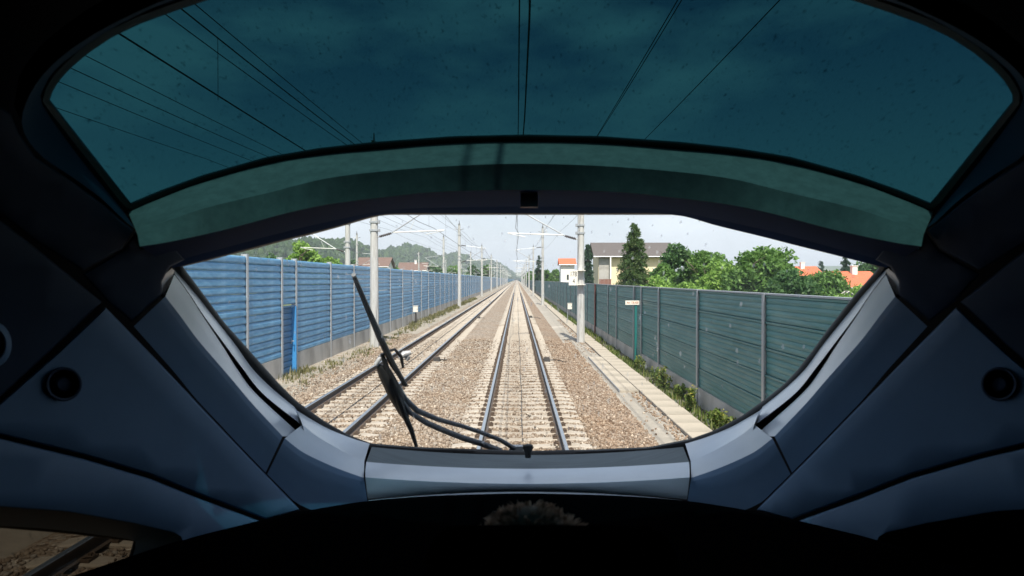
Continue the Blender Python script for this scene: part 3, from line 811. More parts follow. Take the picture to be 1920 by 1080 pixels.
mast_row(-12.4, [54.5, 127, 200, 270, 340, 410], 2.9, True, '%s catenary mast rising just behind the blue barrier', 'masts behind the blue barrier', z=-0.4, H=10.6)
mast_row(-24.2, [113, 184, 255, 325, 395], 2.9, False, '%s catenary mast standing far behind the blue barrier', 'masts far behind the blue barrier', z=-0.4, H=10.2, w=0.36)
mast_row(7.6, [215, 290, 365, 450], 2.0, True, '%s slim mast beyond the green barrier near the far trees', 'masts beyond the green barrier', z=-0.5, H=6.2, w=0.24)

def wire(x, z, r, label, ys=None, sag=0.0, stag=0.0, span=56, y0=-25, y1=900, spans0=-19.0, drop=None):
    o = empty('overhead_wire', (0, 0, 0), label, 'wire', 'overhead wires')
    pts = []
    y = y0
    while y <= y1:
        ph = ((y - spans0) / span)
        f = ph - math.floor(ph)
        sx = stag * (1 - abs(2 * f - 1) * 2) * (1 if int(math.floor(ph)) % 2 == 0 else -1)
        pts.append((x + sx, y, z - sag * 4 * f * (1 - f)))
        y += 4 if y < 150 else 28
    m = MB(); m.tube(pts, [r if p[1] < 120 else r * 1.0 for p in pts], 5); m.build('conductor', MATS['wire'], o, smooth=True, sharp=80)
    if drop:
        z2, sag2 = drop
        y = y0 + 3
        while y < 160:
            ph = ((y - spans0) / span); f = ph - math.floor(ph)
            sx = stag * (1 - abs(2 * f - 1) * 2) * (1 if int(math.floor(ph)) % 2 == 0 else -1)
            q = MB(); q.tube([(x + sx, y, z - sag * 4 * f * (1 - f)), (x + sx, y, z2)], 0.004, 4); q.build('dropper', MATS['wire'], o); y += 8
    return o
wire(0.03, 5.28, 0.0109, 'contact wire hanging over the track straight ahead', stag=0.10)
wire(0.03, 6.75, 0.0101, 'carrying cable above the contact wire straight ahead', sag=0.65, drop=(5.28, 0))
wire(-4.0, 5.28, 0.0109, 'contact wire hanging over the left track', stag=0.12, spans0=-21)
wire(-4.0, 6.75, 0.0101, 'carrying cable above the contact wire of the left track', sag=0.65, spans0=-21, drop=(5.28, 0))
wire(3.72, 9.55, 0.0130, 'feeder wire along the right-hand mast tops, inner one of the pair', sag=0.4)
wire(3.42, 9.1, 0.0130, 'feeder wire along the right-hand mast tops, outer one of the pair', sag=0.3)
wire(5.35, 8.85, 0.0130, 'single wire running outside the right-hand masts above the green barrier', sag=0.3)
wire(-7.55, 8.95, 0.0130, 'feeder wire outside the left mast tops', sag=0.4)
wire(-6.35, 8.6, 0.0116, 'thin return wire on the track side of the left masts', sag=0.3)
wire(-15.3, 10.6, 0.0174, 'upper wire over the tracks behind the blue barrier', sag=0.5, span=72)
wire(-15.5, 11.2, 0.0174, 'twin of the upper wire behind the blue barrier, slightly higher', sag=0.3, span=72)
wire(-15.4, 10.0, 0.0145, 'lower wire over the tracks behind the blue barrier', sag=0.5, span=72)
wire(-21.3, 11.2, 0.0174, 'outermost wire far behind the blue barrier', sag=0.5, span=72)

# ---- kilometre sign on the right mast
def text_part(s, size, loc, m, parent, name='numeral', sx=1.0):
    c = bpy.data.curves.new(name, 'FONT'); c.body = s; c.size = size; c.align_x = 'CENTER'; c.align_y = 'CENTER'; c.extrude = 0.002
    o = bpy.data.objects.new(name, c); COL.objects.link(o); c.materials.append(m)
    o.parent = parent; o.location = loc; o.rotation_euler = (R_(90), 0, 0); o.scale = (sx, 1, 1)
    dg = bpy.context.evaluated_depsgraph_get(); me = bpy.data.meshes.new_from_object(o.evaluated_get(dg))
    bpy.data.objects.remove(o); q = link(name, me, m, parent)
    q.location = loc; q.rotation_euler = (R_(90), 0, 0); q.scale = (sx, 1, 1)
    return q
c = at(1075, 520.5, 37.9)
sg = empty('kilometre_sign', c, 'white kilometre board reading 178 over 4, strapped to the near right mast', 'sign')
m = MB(); m.box((0, 0, 0), (0.46, 0.015, 0.78)); m.build('board', MATS['sign_white'], sg)
text_part('178', 0.36, (0, -0.012, 0.17), MATS['sign_black'], sg, sx=0.66)
text_part('4', 0.36, (0.02, -0.012, -0.19), MATS['sign_black'], sg, sx=0.66)
for z in (0.36, -0.36):
    m = MB(); m.box((0.36, 0.19, z), (0.52, 0.36, 0.03)); m.build('strap', MATS['sign_white'], sg)
# ---- sign on the green door post
p = at(1194, 672, 28.6)
sp = empty('track_marker', (4.52, 28.4, GB), 'small white lettered plate on a green post before the green barrier', 'sign')
m = MB(); m.box((0, 0, 1.25), (0.085, 0.06, 2.5)); m.box((0, -0.035, 0.7), (0.03, 0.02, 0.03)); m.box((0, -0.035, 1.5), (0.03, 0.02, 0.03)); m.build('post', MATS['post_green'], sp)
m = MB(); m.box((-0.13, -0.05, 2.42), (0.54, 0.012, 0.16)); m.build('plate', MATS['sign_white'], sp)
text_part('Am 178.400', 0.115, (-0.13, -0.06, 2.42), MATS['sign_red'], sp, 'lettering', 0.78)

# ---- small boxes on stakes, boxes by the rails
def stake_box(x, y, zb, label, dark):
    o = empty('lineside_box', (x, y, -0.4), label, 'lineside box', 'boxes on stakes')
    m = MB(); m.tube([(0, 0, 0), (0, 0, zb)], 0.045 if dark else 0.03, 8); m.build('stake', MATS['dark_iron'] if dark else MATS['galvanised'], o)
    if dark:
        m = MB(); m.box((0, 0, zb * 0.55), (0.14, 0.12, zb * 0.5), taper=0.8); m.build('junction_box', MATS['dark_iron'], o)
    m = MB(); xo = 0 if dark else 0.16
    m.box((xo, -0.05, zb + 0.2), (0.34, 0.24, 0.44)); m.box((xo, -0.05, zb + 0.435), (0.38, 0.28, 0.03)); m.build('box', MATS['box_white'], o)
    m = MB(); m.box((xo + 0.12, -0.18, zb + 0.2), (0.03, 0.02, 0.06)); m.build('lock', MATS['dark_iron'], o)
stake_box(-7.45, 55, 0.9, 'white box on a dark stake below the blue barrier', True)
stake_box(3.95, 58, 1.0, 'white box on a thin stake beside the green barrier', False)
def rail_box(x, y, label):
    o = empty('axle_counter', (x, y, -0.2), label, 'trackside unit', 'units bolted beside the rails')
    m = MB(); m.box((0, 0, 0.07), (0.26, 0.36, 0.15), taper=0.85); m.build('housing', MATS['dark_iron'], o)
    m = MB(); m.box((-0.0, 0, 0.155), (0.16, 0.24, 0.03)); m.build('lid', MATS['rail_side'], o)
    m = MB(); m.tube([(0.1, 0.1, 0.05), (0.35, 0.3, 0.03), (0.8, 0.5, -0.08)], 0.018, 6); m.build('cable', MATS['wiper_black'], o)
rail_box(TRX + 1.02, 28, 'dark trackside unit outside the right rail of the near track')
rail_box(TRX + 1.02, 60, 'distant dark trackside unit outside the right rail ahead')
rail_box(TLX + 1.02, 28, 'dark trackside unit inside the left track, right rail, near the wiper')
rail_box(TLX + 1.02, 59, 'distant trackside unit at the right rail of the left track')
for cx, lab in ((TRX, 'thin dark cable laid along the middle of the near track'), (TLX, 'thin dark cable laid along the middle of the left track')):
    m = MB(); m.tube([(cx + 0.02 + 0.012 * math.sin(y * 0.7), y, -0.19 + 0.008 * math.sin(y * 2.1)) for y in np.arange(3, 160, 1.0)], 0.011, 5)
    tag(m.build('track_cable', MATS['wiper_black']), lab, 'cable', 'cables in the tracks')

# ================================================================== TREES AND PLANTS
def quads(P, size, g, wid=0.55):
    """leaf faces: bent quads at points P with sizes"""
    n = len(P)
    a = g.normal(size=(n, 3)); a /= np.linalg.norm(a, axis=1, keepdims=True)
    b = g.normal(size=(n, 3)); b -= (b * a).sum(1, keepdims=True) * a; b /= np.linalg.norm(b, axis=1, keepdims=True)
    s = size if np.ndim(size) else np.full(n, size)
    s = s[:, None] * g.uniform(0.6, 1.4, (n, 1))
    v = np.stack([P - a * s, P - b * s * wid, P + a * s, P + b * s * wid], 1)
    return v.reshape(-1, 3), (np.arange(n) * 4)[:, None] + np.arange(4)

def limb(m, p, d, L, r, depth, g):
    p = Vector(p); d = Vector(d).normalized(); pts = [p.copy()]; rs = [r]
    for i in range(4):
        d = (d + Vector(g.normal(0, 0.12, 3))).normalized(); p = p + d * (L / 4); pts.append(p.copy()); rs.append(r * (1 - 0.17 * (i + 1)))
    m.tube(pts, rs, 6, caps=False)
    if depth:
        for q in range(3):
            an = g.uniform(0, 6.28); dd = (d + Vector((math.cos(an), math.sin(an), 0.25)) * 0.9).normalized()
            limb(m, pts[2 + q % 3], dd, L * 0.62, r * 0.5, depth - 1, g)

def broadleaf(name, base, height, rx, ry, m, label, n=7000, leaf=0.16, seed=1, clear=0.15, grp=None, cat='tree', lobes=60, trunk=True):
    g = np.random.default_rng(seed)
    r = empty(name, base, label, cat, grp)
    if trunk:
        t = MB(); limb(t, (0, 0, -0.2), (0, 0, 1), height * 0.55, height * 0.03, 2, g); t.build('trunk', MATS['bark'], r, smooth=True)
    zc = height * (clear + (1 - clear) / 2); rz = height * (1 - clear) / 2
    # clump centres: mostly near the surface of an uneven ellipsoid
    dirs = g.normal(size=(lobes, 3)); dirs /= np.linalg.norm(dirs, axis=1, keepdims=True)
    rad = g.uniform(0.35, 0.88, (lobes, 1)) ** 0.6
    cen = dirs * rad * np.array([rx, ry, rz]) + np.array([0, 0, zc])
    cr_ = g.uniform(0.22, 0.42, lobes) * (rx * ry * rz) ** (1 / 3)
    per = n // lobes
    P = []
    for c_, q in zip(cen, cr_):
        d = g.normal(size=(per, 3)); d /= np.linalg.norm(d, axis=1, keepdims=True)
        P.append(c_ + d * q * g.uniform(0.55, 1.08, (per, 1)) * np.array([1, 1, 0.85]))
    P = np.vstack(P); P = P[P[:, 2] > 0.05]
    v, f = quads(P, leaf, g)
    big_mesh('crown', v, f, MATS[m], r)
    return r

def conifer(name, base, height, rad, m, label, n=7000, seed=1, leaf=0.16, grp=None, droop=0.35, power=0.85):
    g = np.random.default_rng(seed)
    r = empty(name, base, label, 'tree', grp)
    t = MB(); t.tube([(0, 0, -0.2), (0, 0, height * 0.5), (0, 0, height * 0.97)], [height * 0.022, height * 0.014, 0.02], 8); t.build('trunk', MATS['bark'], r, smooth=True)
    nb = max(60, n // 55); P = []
    for i in range(nb):
        h = g.random() ** 1.2 * 0.97 + 0.03 * (i / nb)
        z = height * (0.06 + 0.94 * h)
        L = rad * ((1 - h) ** power) * g.uniform(0.65, 1.15) + 0.08
        an = g.uniform(0, 6.283)
        k = max(10, int(n / nb * (0.4 + 1.2 * (1 - h))))
        tt = g.random(k) ** 0.7
        out = tt * L
        zz = z - droop * L * tt ** 1.5 + 0.25 * L * tt * (h > 0.7) - np.abs(g.normal(0, 0.12 * L + 0.05, k)) * tt
        lat = g.normal(0, 0.12 * L + 0.04, k) * (1.2 - tt)
        P.append(np.stack([math.cos(an) * out - math.sin(an) * lat, math.sin(an) * out + math.cos(an) * lat, zz], 1))
    P = np.vstack(P); P = P[P[:, 2] > 0]
    v, f = quads(P, leaf, g, 0.26)
    big_mesh('crown', v, f, MATS[m], r)
    return r
GZ = -0.75
def span(u0, u1, vtop, Y):
    a, b = at(u0, vtop, Y), at(u1, vtop, Y)
    return ((a.x + b.x) / 2, Y, GZ), a.z - GZ, (b.x - a.x) / 2
def bl(name, u0, u1, vt, Y, m, label, **k):
    b, h, r = span(u0, u1, vt, Y); ry = k.pop('ry', r * 0.8); return broadleaf(name, b, h * 1.0, r * 0.97, ry, m, label, **k)
def co(name, u0, u1, vt, Y, m, label, **k):
    b, h, r = span(u0, u1, vt, Y); return conifer(name, b, h, r * 1.12, m, label, **k)
RT = 'trees beyond the green barrier'
co('spruce_tree', 1148, 1230, 417, 76, 'needle', 'tall ragged spruce in front of the cream house', n=30000, seed=4, leaf=0.16, grp=RT, power=0.62)
co('conifer_tree', 1090, 1114, 457, 98, 'needle_blue', 'dark narrow conifer between the near right mast and the cream house', n=12000, seed=5, leaf=0.2, grp=RT, power=0.45)
co('conifer_tree', 1000, 1020, 480, 190, 'needle_blue', 'dark conifer standing alone by the second right mast', n=7000, seed=6, leaf=0.32, grp=RT, power=0.5)
bl('leafy_tree', 1228, 1318, 458, 74, 'leaf_dark', 'dark green bushy tree at the right end of the grey roof', n=9000, seed=7, leaf=0.2, grp=RT)
bl('leafy_tree', 1285, 1380, 470, 72, 'leaf_mid', 'mid green tree behind the bright green bush', n=8000, seed=8, leaf=0.2, grp=RT)
bl('leafy_tree', 1308, 1400, 487, 56, 'leaf_light', 'bright yellow-green bush left of the walnut tree', n=9000, seed=9, leaf=0.15, grp=RT, clear=0.05)
bl('leafy_tree', 1366, 1500, 462, 52, 'leaf_mid', 'large round walnut tree, tallest leafy crown on the right', n=16000, seed=10, leaf=0.16, grp=RT, lobes=110, clear=0.08)
bl('leafy_tree', 1440, 1535, 503, 47, 'leaf_dark', 'low dark foliage spreading at the foot of the walnut tree', n=6000, seed=21, leaf=0.15, grp=RT, clear=0.05)
bl('leafy_tree', 1500, 1596, 506, 52, 'leaf_mid', 'small tree in front of the red-roofed houses', n=8000, seed=11, leaf=0.14, grp=RT, clear=0.1)
bl('shrub', 1196, 1268, 514, 50, 'leaf_light', 'light green shrub above the barrier below the spruce', n=4500, seed=12, leaf=0.13, cat='shrub', clear=0.0, grp='shrubs beyond the green barrier', trunk=False)
bl('shrub', 1255, 1335, 522, 48, 'leaf_light', 'light green shrub above the barrier right of the spruce', n=4500, seed=13, leaf=0.13, cat='shrub', clear=0.0, grp='shrubs beyond the green barrier', trunk=False)
bl('shrub', 1228, 1268, 490, 62, 'leaf_mid', 'green shrub between spruce and dark bushy tree', n=4000, seed=14, leaf=0.15, cat='shrub', clear=0.0, grp='shrubs beyond the green barrier', trunk=False)
bl('shrub', 1560, 1665, 536, 44, 'leaf_light', 'low yellowish shrub in the corner of the windscreen', n=4000, seed=15, leaf=0.12, cat='shrub', clear=0.0, grp='shrubs beyond the green barrier', trunk=False)
co('conifer_tree', 1566, 1606, 478, 120, 'needle_blue', 'tall grey-green conifer behind the rightmost red roof', n=9000, seed=16, leaf=0.26, grp=RT, power=0.6)
bl('leafy_tree', 1590, 1680, 486, 128, 'leaf_dark', 'dark trees at the right corner behind the red roofs', n=6000, seed=17, leaf=0.3, grp=RT)
co('conifer_tree', 1528, 1552, 489, 260, 'needle_blue', 'small far conifer between the two red roofs', n=2500, seed=18, leaf=0.45, grp=RT, power=0.6)
for i, (u0, u1, vt, Y, lab) in enumerate([(1014, 1036, 507, 260, 'low far tree right of the second right mast'), (1030, 1050, 504, 300, 'far tree left of the small red-roofed house'), (984, 1004, 508, 330, 'far tree left of the lone dark conifer'), (1036, 1060, 508, 240, 'tree touching the left wall of the small red-roofed house')]):
    bl('leafy_tree', u0, u1, vt, Y, 'leaf_mid', lab, n=1800, seed=30 + i, leaf=0.5, grp=RT, lobes=30, clear=0.05)
LT = 'trees beyond the blue barrier'
bl('leafy_tree', 533, 606, 454, 78, 'leaf_light', 'light green round tree rising above the blue barrier', n=9000, seed=40, leaf=0.2, grp=LT)
bl('leafy_tree', 596, 640, 478, 80, 'leaf_light', 'smaller light green tree beside the round one', n=4000, seed=41, leaf=0.2, grp=LT)
for i, (u0, u1, vt, Y, lab) in enumerate([(640, 672, 484, 160, 'tree left of the brown roofed house on the left'), (716, 752, 490, 180, 'tree between the two brown roofs on the left'), (796, 836, 496, 230, 'low tree right of the farther brown roof'), (838, 868, 498, 270, 'tree left of the second left mast foot'), (872, 900, 499, 330, 'tree right of the second left mast'), (900, 924, 498, 400, 'farthest rounded tree above the blue barrier'), (470, 540, 478, 120, 'dark tree at the left edge above the blue barrier')]):
    bl('leafy_tree', u0, u1, vt, Y, 'leaf_mid' if i % 2 else 'leaf_dark', lab, n=2600, seed=50 + i, leaf=0.0022 * Y, grp=LT, lobes=36, clear=0.05)

# ---- weeds and grass at the feet of the barriers
def tufts(name, label, spots, m, seed, hmin, hmax, blades):
    g = np.random.default_rng(seed); V, Fq = [], []; k = 0
    for x, y, z, s in spots:
        for b in range(blades):
            an = g.uniform(0, 6.28); h = g.uniform(hmin, hmax) * s; ln = g.uniform(0.1, 0.55) * h; w = g.uniform(0.006, 0.014) * (1 + y / 45)
            bx, by = x + g.normal(0, 0.10 * s), y + g.normal(0, 0.16 * s)
            dx, dy = math.cos(an), math.sin(an)
            V += [(bx - dy * w, by + dx * w, z), (bx + dy * w, by - dx * w, z), (bx + dx * ln * 0.45 + dy * w * 0.7, by + dy * ln * 0.45 - dx * w * 0.7, z + h * 0.65), (bx + dx * ln * 0.45 - dy * w * 0.7, by + dy * ln * 0.45 + dx * w * 0.7, z + h * 0.65), (bx + dx * ln, by + dy * ln, z + h)]
            Fq += [(k, k + 1, k + 2), (k, k + 2, k + 3), (k + 3, k + 2, k + 4)]; k += 5
    tag(big_mesh(name, np.array(V), np.array(Fq), MATS[m]), label, 'grass', kind='stuff')
g = np.random.default_rng(77)
sp_r = [(g.uniform(4.2, 4.62), y, -0.41, g.uniform(0.5, 1.1)) for y in g.uniform(10, 34, 170)] + [(g.uniform(4.15, 4.6), y, -0.41, g.uniform(0.7, 1.5)) for y in g.uniform(34, 130, 330)]
tufts('verge_grass', 'green weeds growing along the foot of the green barrier', sp_r, 'weed', 5, 0.08, 0.24, 12)
sp_l = [(-7.0 + g.normal(0, 0.28), y, -0.40, g.uniform(0.4, 1.0)) for y in g.uniform(22, 48, 90)] + [(-7.25 + g.normal(0, 0.3), y, -0.40, g.uniform(0.6, 1.5)) for y in g.uniform(48, 130, 420)] + [(-7.55 + g.normal(0, 0.1), y, -0.41, g.uniform(0.8, 1.5)) for y in g.uniform(24, 27, 26)]
tufts('path_grass', 'dry grass along the path under the blue barrier', sp_l, 'dry_weed', 6, 0.06, 0.24, 12)
def weed_plant(x, y, h, label, seed, flowers=True):
    g = np.random.default_rng(seed); r = empty('weed_plant', (x, y, -0.42), label, 'weed', 'tall weeds by the green barrier')
    m = MB(); L = []; Fl = []
    for i in range(9):
        an = g.uniform(0, 6.28); ln = g.uniform(0.15, 0.4) * h; hh = h * g.uniform(0.6, 1.05)
        p0 = Vector((g.normal(0, 0.05), g.normal(0, 0.1), 0)); p1 = p0 + Vector((math.cos(an) * ln * 0.4, math.sin(an) * ln * 0.6, hh * 0.6)); p2 = p0 + Vector((math.cos(an) * ln * 0.6, math.sin(an) * ln, hh))
        m.tube([p0, p1, p2], [0.007, 0.005, 0.003], 4)
        for t in np.linspace(0.15, 0.95, 12):
            q = p0.lerp(p1, t * 2) if t < 0.5 else p1.lerp(p2, t * 2 - 1)
            for s_ in range(3): L.append(np.array(q) + g.normal(0, 0.035, 3))
        for s_ in range(6): Fl.append(np.array(p2) + g.normal(0, 0.03, 3))
    m.build('stem', MATS['weed'], r)
    v, f = quads(np.array(L), 0.05, g); big_mesh('foliage', v, f, MATS['weed'], r)
    if flowers:
        v, f = quads(np.array(Fl), 0.018, g); big_mesh('flowers', v, f, MATS['flower_yellow'], r)
for i, (x, y, h, lab) in enumerate([(4.42, 15.9, 0.75, 'yellow-flowered weed nearest the train on the right verge'), (4.45, 16.8, 0.55, 'low weed just behind the nearest yellow-flowered one'), (4.36, 18.6, 0.85, 'tall pale weed before the third barrier post from the train'), (4.5, 20.6, 0.6, 'short weed on the verge beyond the tall pale one'),
                                     (4.4, 22.4, 0.95, 'tallest green weed on the right verge'), (4.38, 23.6, 0.7, 'bushy weed just past the tallest one'), (4.35, 26.4, 0.75, 'feathery weed this side of the lettered plate'), (4.42, 27.5, 0.6, 'small weed at the foot of the lettered plate post')]):
    weed_plant(x, y, h * 0.72, lab, 100 + i, i in (0, 2, 4))

# ================================================================== HOUSES
def house(name, label, u0, u1, vr, ve, Y, depth, roofm, wallm, chimney=True, wins=(), over=0.5, hip=0.0):
    """house with its eave towards the railway camera; ridge along X"""
    a, b = at(u0, ve, Y), at(u1, ve, Y)
    ze = a.z; zr = at(u0, vr, Y + depth / 2).z
    x0, x1 = a.x, b.x; cx = (x0 + x1) / 2; hw = (x1 - x0) / 2
    r = empty(name, (cx, Y, GZ), label, 'house', 'houses')
    wx = hw - over; y0, y1 = over, depth - over
    e = ze - GZ; rd = zr - GZ
    m = MB(); ew = e - 0.05
    prof = [(y0, 0), (y1, 0), (y1, ew), ((y0 + y1) / 2, rd - 0.3), (y0, ew)]
    m.prism(prof, -wx, wx, 'x'); m.build('wall', MATS[wallm], r)
    th = 0.16; hp = hip * hw
    rf = None
    for sgn, ya in ((1, -0.05), (-1, depth + 0.05)):
        m = MB(); yr = depth / 2
        V = [(-hw, ya, e), (hw, ya, e), (hw - hp, yr, rd), (-hw + hp, yr, rd)]
        V2 = [(x, y, z + th) for x, y, z in V]
        m.add(V + V2, [(0, 1, 2, 3), (4, 7, 6, 5), (0, 4, 5, 1), (1, 5, 6, 2), (2, 6, 7, 3), (3, 7, 4, 0)])
        o = m.build('roof', MATS[roofm], r)
        rf = rf or o
    if hip:
        for s in (-1, 1):
            m = MB(); m.add([(s * hw, 0, e + th), (s * hw, depth, e + th), (s * (hw - hp), depth / 2, rd + th)], [(0, 1, 2)]); m.build('roof', MATS[roofm], r)
    if chimney:
        m = MB(); m.box((hw * 0.15, depth * 0.42, rd + 0.2), (0.6, 0.6, 1.1)); m.box((hw * 0.15, depth * 0.42, rd + 0.78), (0.75, 0.75, 0.1)); m.build('chimney', MATS['white_wall'], rf)
    m = MB(); m.tube([(-hw, -0.12, e + 0.05), (hw, -0.12, e + 0.05)], 0.07, 6); m.build('gutter', MATS['galvanised'], r)
    for (fx, z, w, h) in wins:
        m = MB(); x = fx * wx
        m.box((x, y0 - 0.02, z), (w, 0.06, h)); wo_ = m.build('window', MATS['white_wall'], r)
        for q in (-1, 1):
            m = MB(); m.box((x + q * w * 0.235, y0 - 0.06, z), (w * 0.42, 0.03, h * 0.86)); m.build('pane', MATS['window_glass'], wo_)
    return r, x0, x1, e, rd
hr, x0, x1, e, rd = house('cream_house', 'cream house with long grey roof behind the spruce', 1113, 1270, 457, 482, 104, 9, 'roof_grey', 'cream_wall', chimney=False, wins=[(0.15, 4.6, 1.2, 1.3), (0.62, 4.6, 1.2, 1.3), (0.62, 1.6, 1.2, 1.3)], over=0.75)
# loggia end on the left: recess shade put into the wall's grey; wooden balcony
hw = (x1 - x0) / 2
m = MB(); m.box((-hw + 1.55, 0.70, e / 2 - 0.05), (1.5, 0.25, e - 0.25)); m.build('loggia_shade_wall', MATS['concrete'], hr)
m = MB(); m.box((-hw + 1.6, 0.30, 2.55), (1.7, 1.0, 0.15)); bal = m.build('balcony', MATS['wood_brown'], hr)
for k in range(9):
    m = MB(); m.box((-hw + 0.86 + k * 0.185, -0.18, 3.1), (0.15, 0.04, 0.95)); m.build('baluster', MATS['wood_brown'], bal)
m = MB(); m.box((-hw + 1.6, -0.18, 3.62), (1.7, 0.08, 0.08)); m.build('handrail', MATS['wood_brown'], bal)
m = MB(); m.box((-hw + 2.35, -0.1, e / 2), (0.18, 0.18, e - 0.1)); m.build('loggia_post', MATS['white_wall'], hr)
house('small_house', 'small white house with orange-red roof left of the near right mast', 1048, 1081, 486, 497, 150, 5, 'roof_red', 'white_wall', chimney=False, wins=[(0.3, 4.1, 1.3, 1.2)], over=0.4)
house('red_roofed_house', 'house with bright red roof right of the walnut tree', 1482, 1556, 501, 526, 120, 11, 'roof_red', 'white_wall', wins=[(0.0, 2.0, 1.1, 1.2)])
house('red_roofed_house', 'rightmost house with red roof and white dormer, at the windscreen corner', 1570, 1672, 511, 541, 86, 9, 'roof_red', 'white_wall', hip=0.12)
house('brown_roofed_house', 'house with weathered brown roof behind the near left mast', 664, 729, 484, 501, 150, 9, 'roof_brown', 'white_wall', chimney=False)
house('brown_roofed_house', 'farther house with brown roof beyond the blue barrier', 744, 800, 493, 508, 215, 9, 'roof_brown', 'white_wall')
# glasshouse
p = at(1592, 550, 50)
gr = empty('greenhouse', (p.x, 50, GZ), 'small pale greenhouse with glazed roof behind the green barrier', 'greenhouse')
m = MB(); m.prism([(-0.9, 0), (0.9, 0), (0.9, p.z - GZ - 0.5), (0, p.z - GZ + 0.1), (-0.9, p.z - GZ - 0.5)], 0, 3.0, 'y'); m.build('glazing', MATS['window_glass'], gr)
m = MB(); h0, h1 = p.z - GZ - 0.48, p.z - GZ + 0.13
for k in range(6):
    yy = 0.6 * k
    m.tube([(-0.93, yy, 0), (-0.93, yy, h0), (0, yy, h1), (0.93, yy, h0), (0.93, yy, 0)], 0.03, 5)
m.tube([(0, 0, h1), (0, 3, h1)], 0.03, 5); m.build('frame', MATS['box_white'], gr)

# ================================================================== THE CAB
# the inner shell of the train's nose: a rounded box (superellipsoid); trim, panels and panes lie on it at different depths
C0 = np.array([0.04, 0.0, 2.4]); AX = np.array([1.3, 3.0, 1.0]); PW = 2.5
def Pm(uv, s):
    uv = np.asarray(uv, float).reshape(-1, 2); s = np.broadcast_to(np.asarray(s, float), (len(uv),))
    d = rayd(uv[:, 0], uv[:, 1]); lo = np.zeros(len(uv)); hi = np.full(len(uv), 6.0)
    for _ in range(44):
        t = (lo + hi) / 2
        q = np.abs((CAM + d * t[:, None] - C0) / (AX * s[:, None])) ** PW
        ins = q.sum(1) < 1
        lo = np.where(ins, t, lo); hi = np.where(ins, hi, t)
    return CAM + d * lo[:, None]
def mx(poly):
    return [(985 + (985 - u) * 1.027, v) for u, v in reversed(poly)]
def both(left):
    """left half of a polyline, from the outside to the middle, continued to the right"""
    return list(left) + [p for p in mx(left) if p[0] > left[-1][0] + 5]

cab = empty('train_cab', (0, 0, 0.5), 'dark interior of the train cab framing the windscreen and tinted roof window', 'train cab')
cab.location = (0, 0, 0)

def strip(name, rows, svals, m, n=64, smooth_line=True, sharp=32, parent=None, sub=3):
    """surface lofted through several outlines, each at its own depth"""
    R = [resample(r, n, smooth_line) for r in rows]
    L = []; S = []
    for i in range(len(R) - 1):
        for k in range(sub):
            t = k / sub
            L.append(R[i] * (1 - t) + R[i + 1] * t)
            a, b = np.broadcast_to(svals[i], (n,)), np.broadcast_to(svals[i + 1], (n,))
            S.append(a * (1 - t) + b * t)
    L.append(R[-1]); S.append(np.broadcast_to(svals[-1], (n,)))
    V = np.vstack([Pm(l, s) for l, s in zip(L, S)])
    Fc = [(j * n + i, j * n + i + 1, (j + 1) * n + i + 1, (j + 1) * n + i) for j in range(len(L) - 1) for i in range(n - 1)]
    return mesh_obj(name, V, Fc, m, parent or cab, smooth=True, sharp=sharp)

def inside(poly, x, y):
    poly = np.asarray(poly); r = np.zeros(np.shape(x), bool); j = len(poly) - 1
    for i in range(len(poly)):
        xi, yi = poly[i]; xj, yj = poly[j]
        c = ((yi > y) != (yj > y)) & (x < (xj - xi) * (y - yi) / (yj - yi + 1e-12) + xi)
        r ^= c; j = i
    return r

def densify(poly, step):
    out = []
    for (a, b) in zip(poly, poly[1:] + poly[:1]):
        L = math.hypot(b[0] - a[0], b[1] - a[1]); n = max(1, int(L / step))
        out += [(a[0] + (b[0] - a[0]) * k / n, a[1] + (b[1] - a[1]) * k / n) for k in range(n)]
    return out

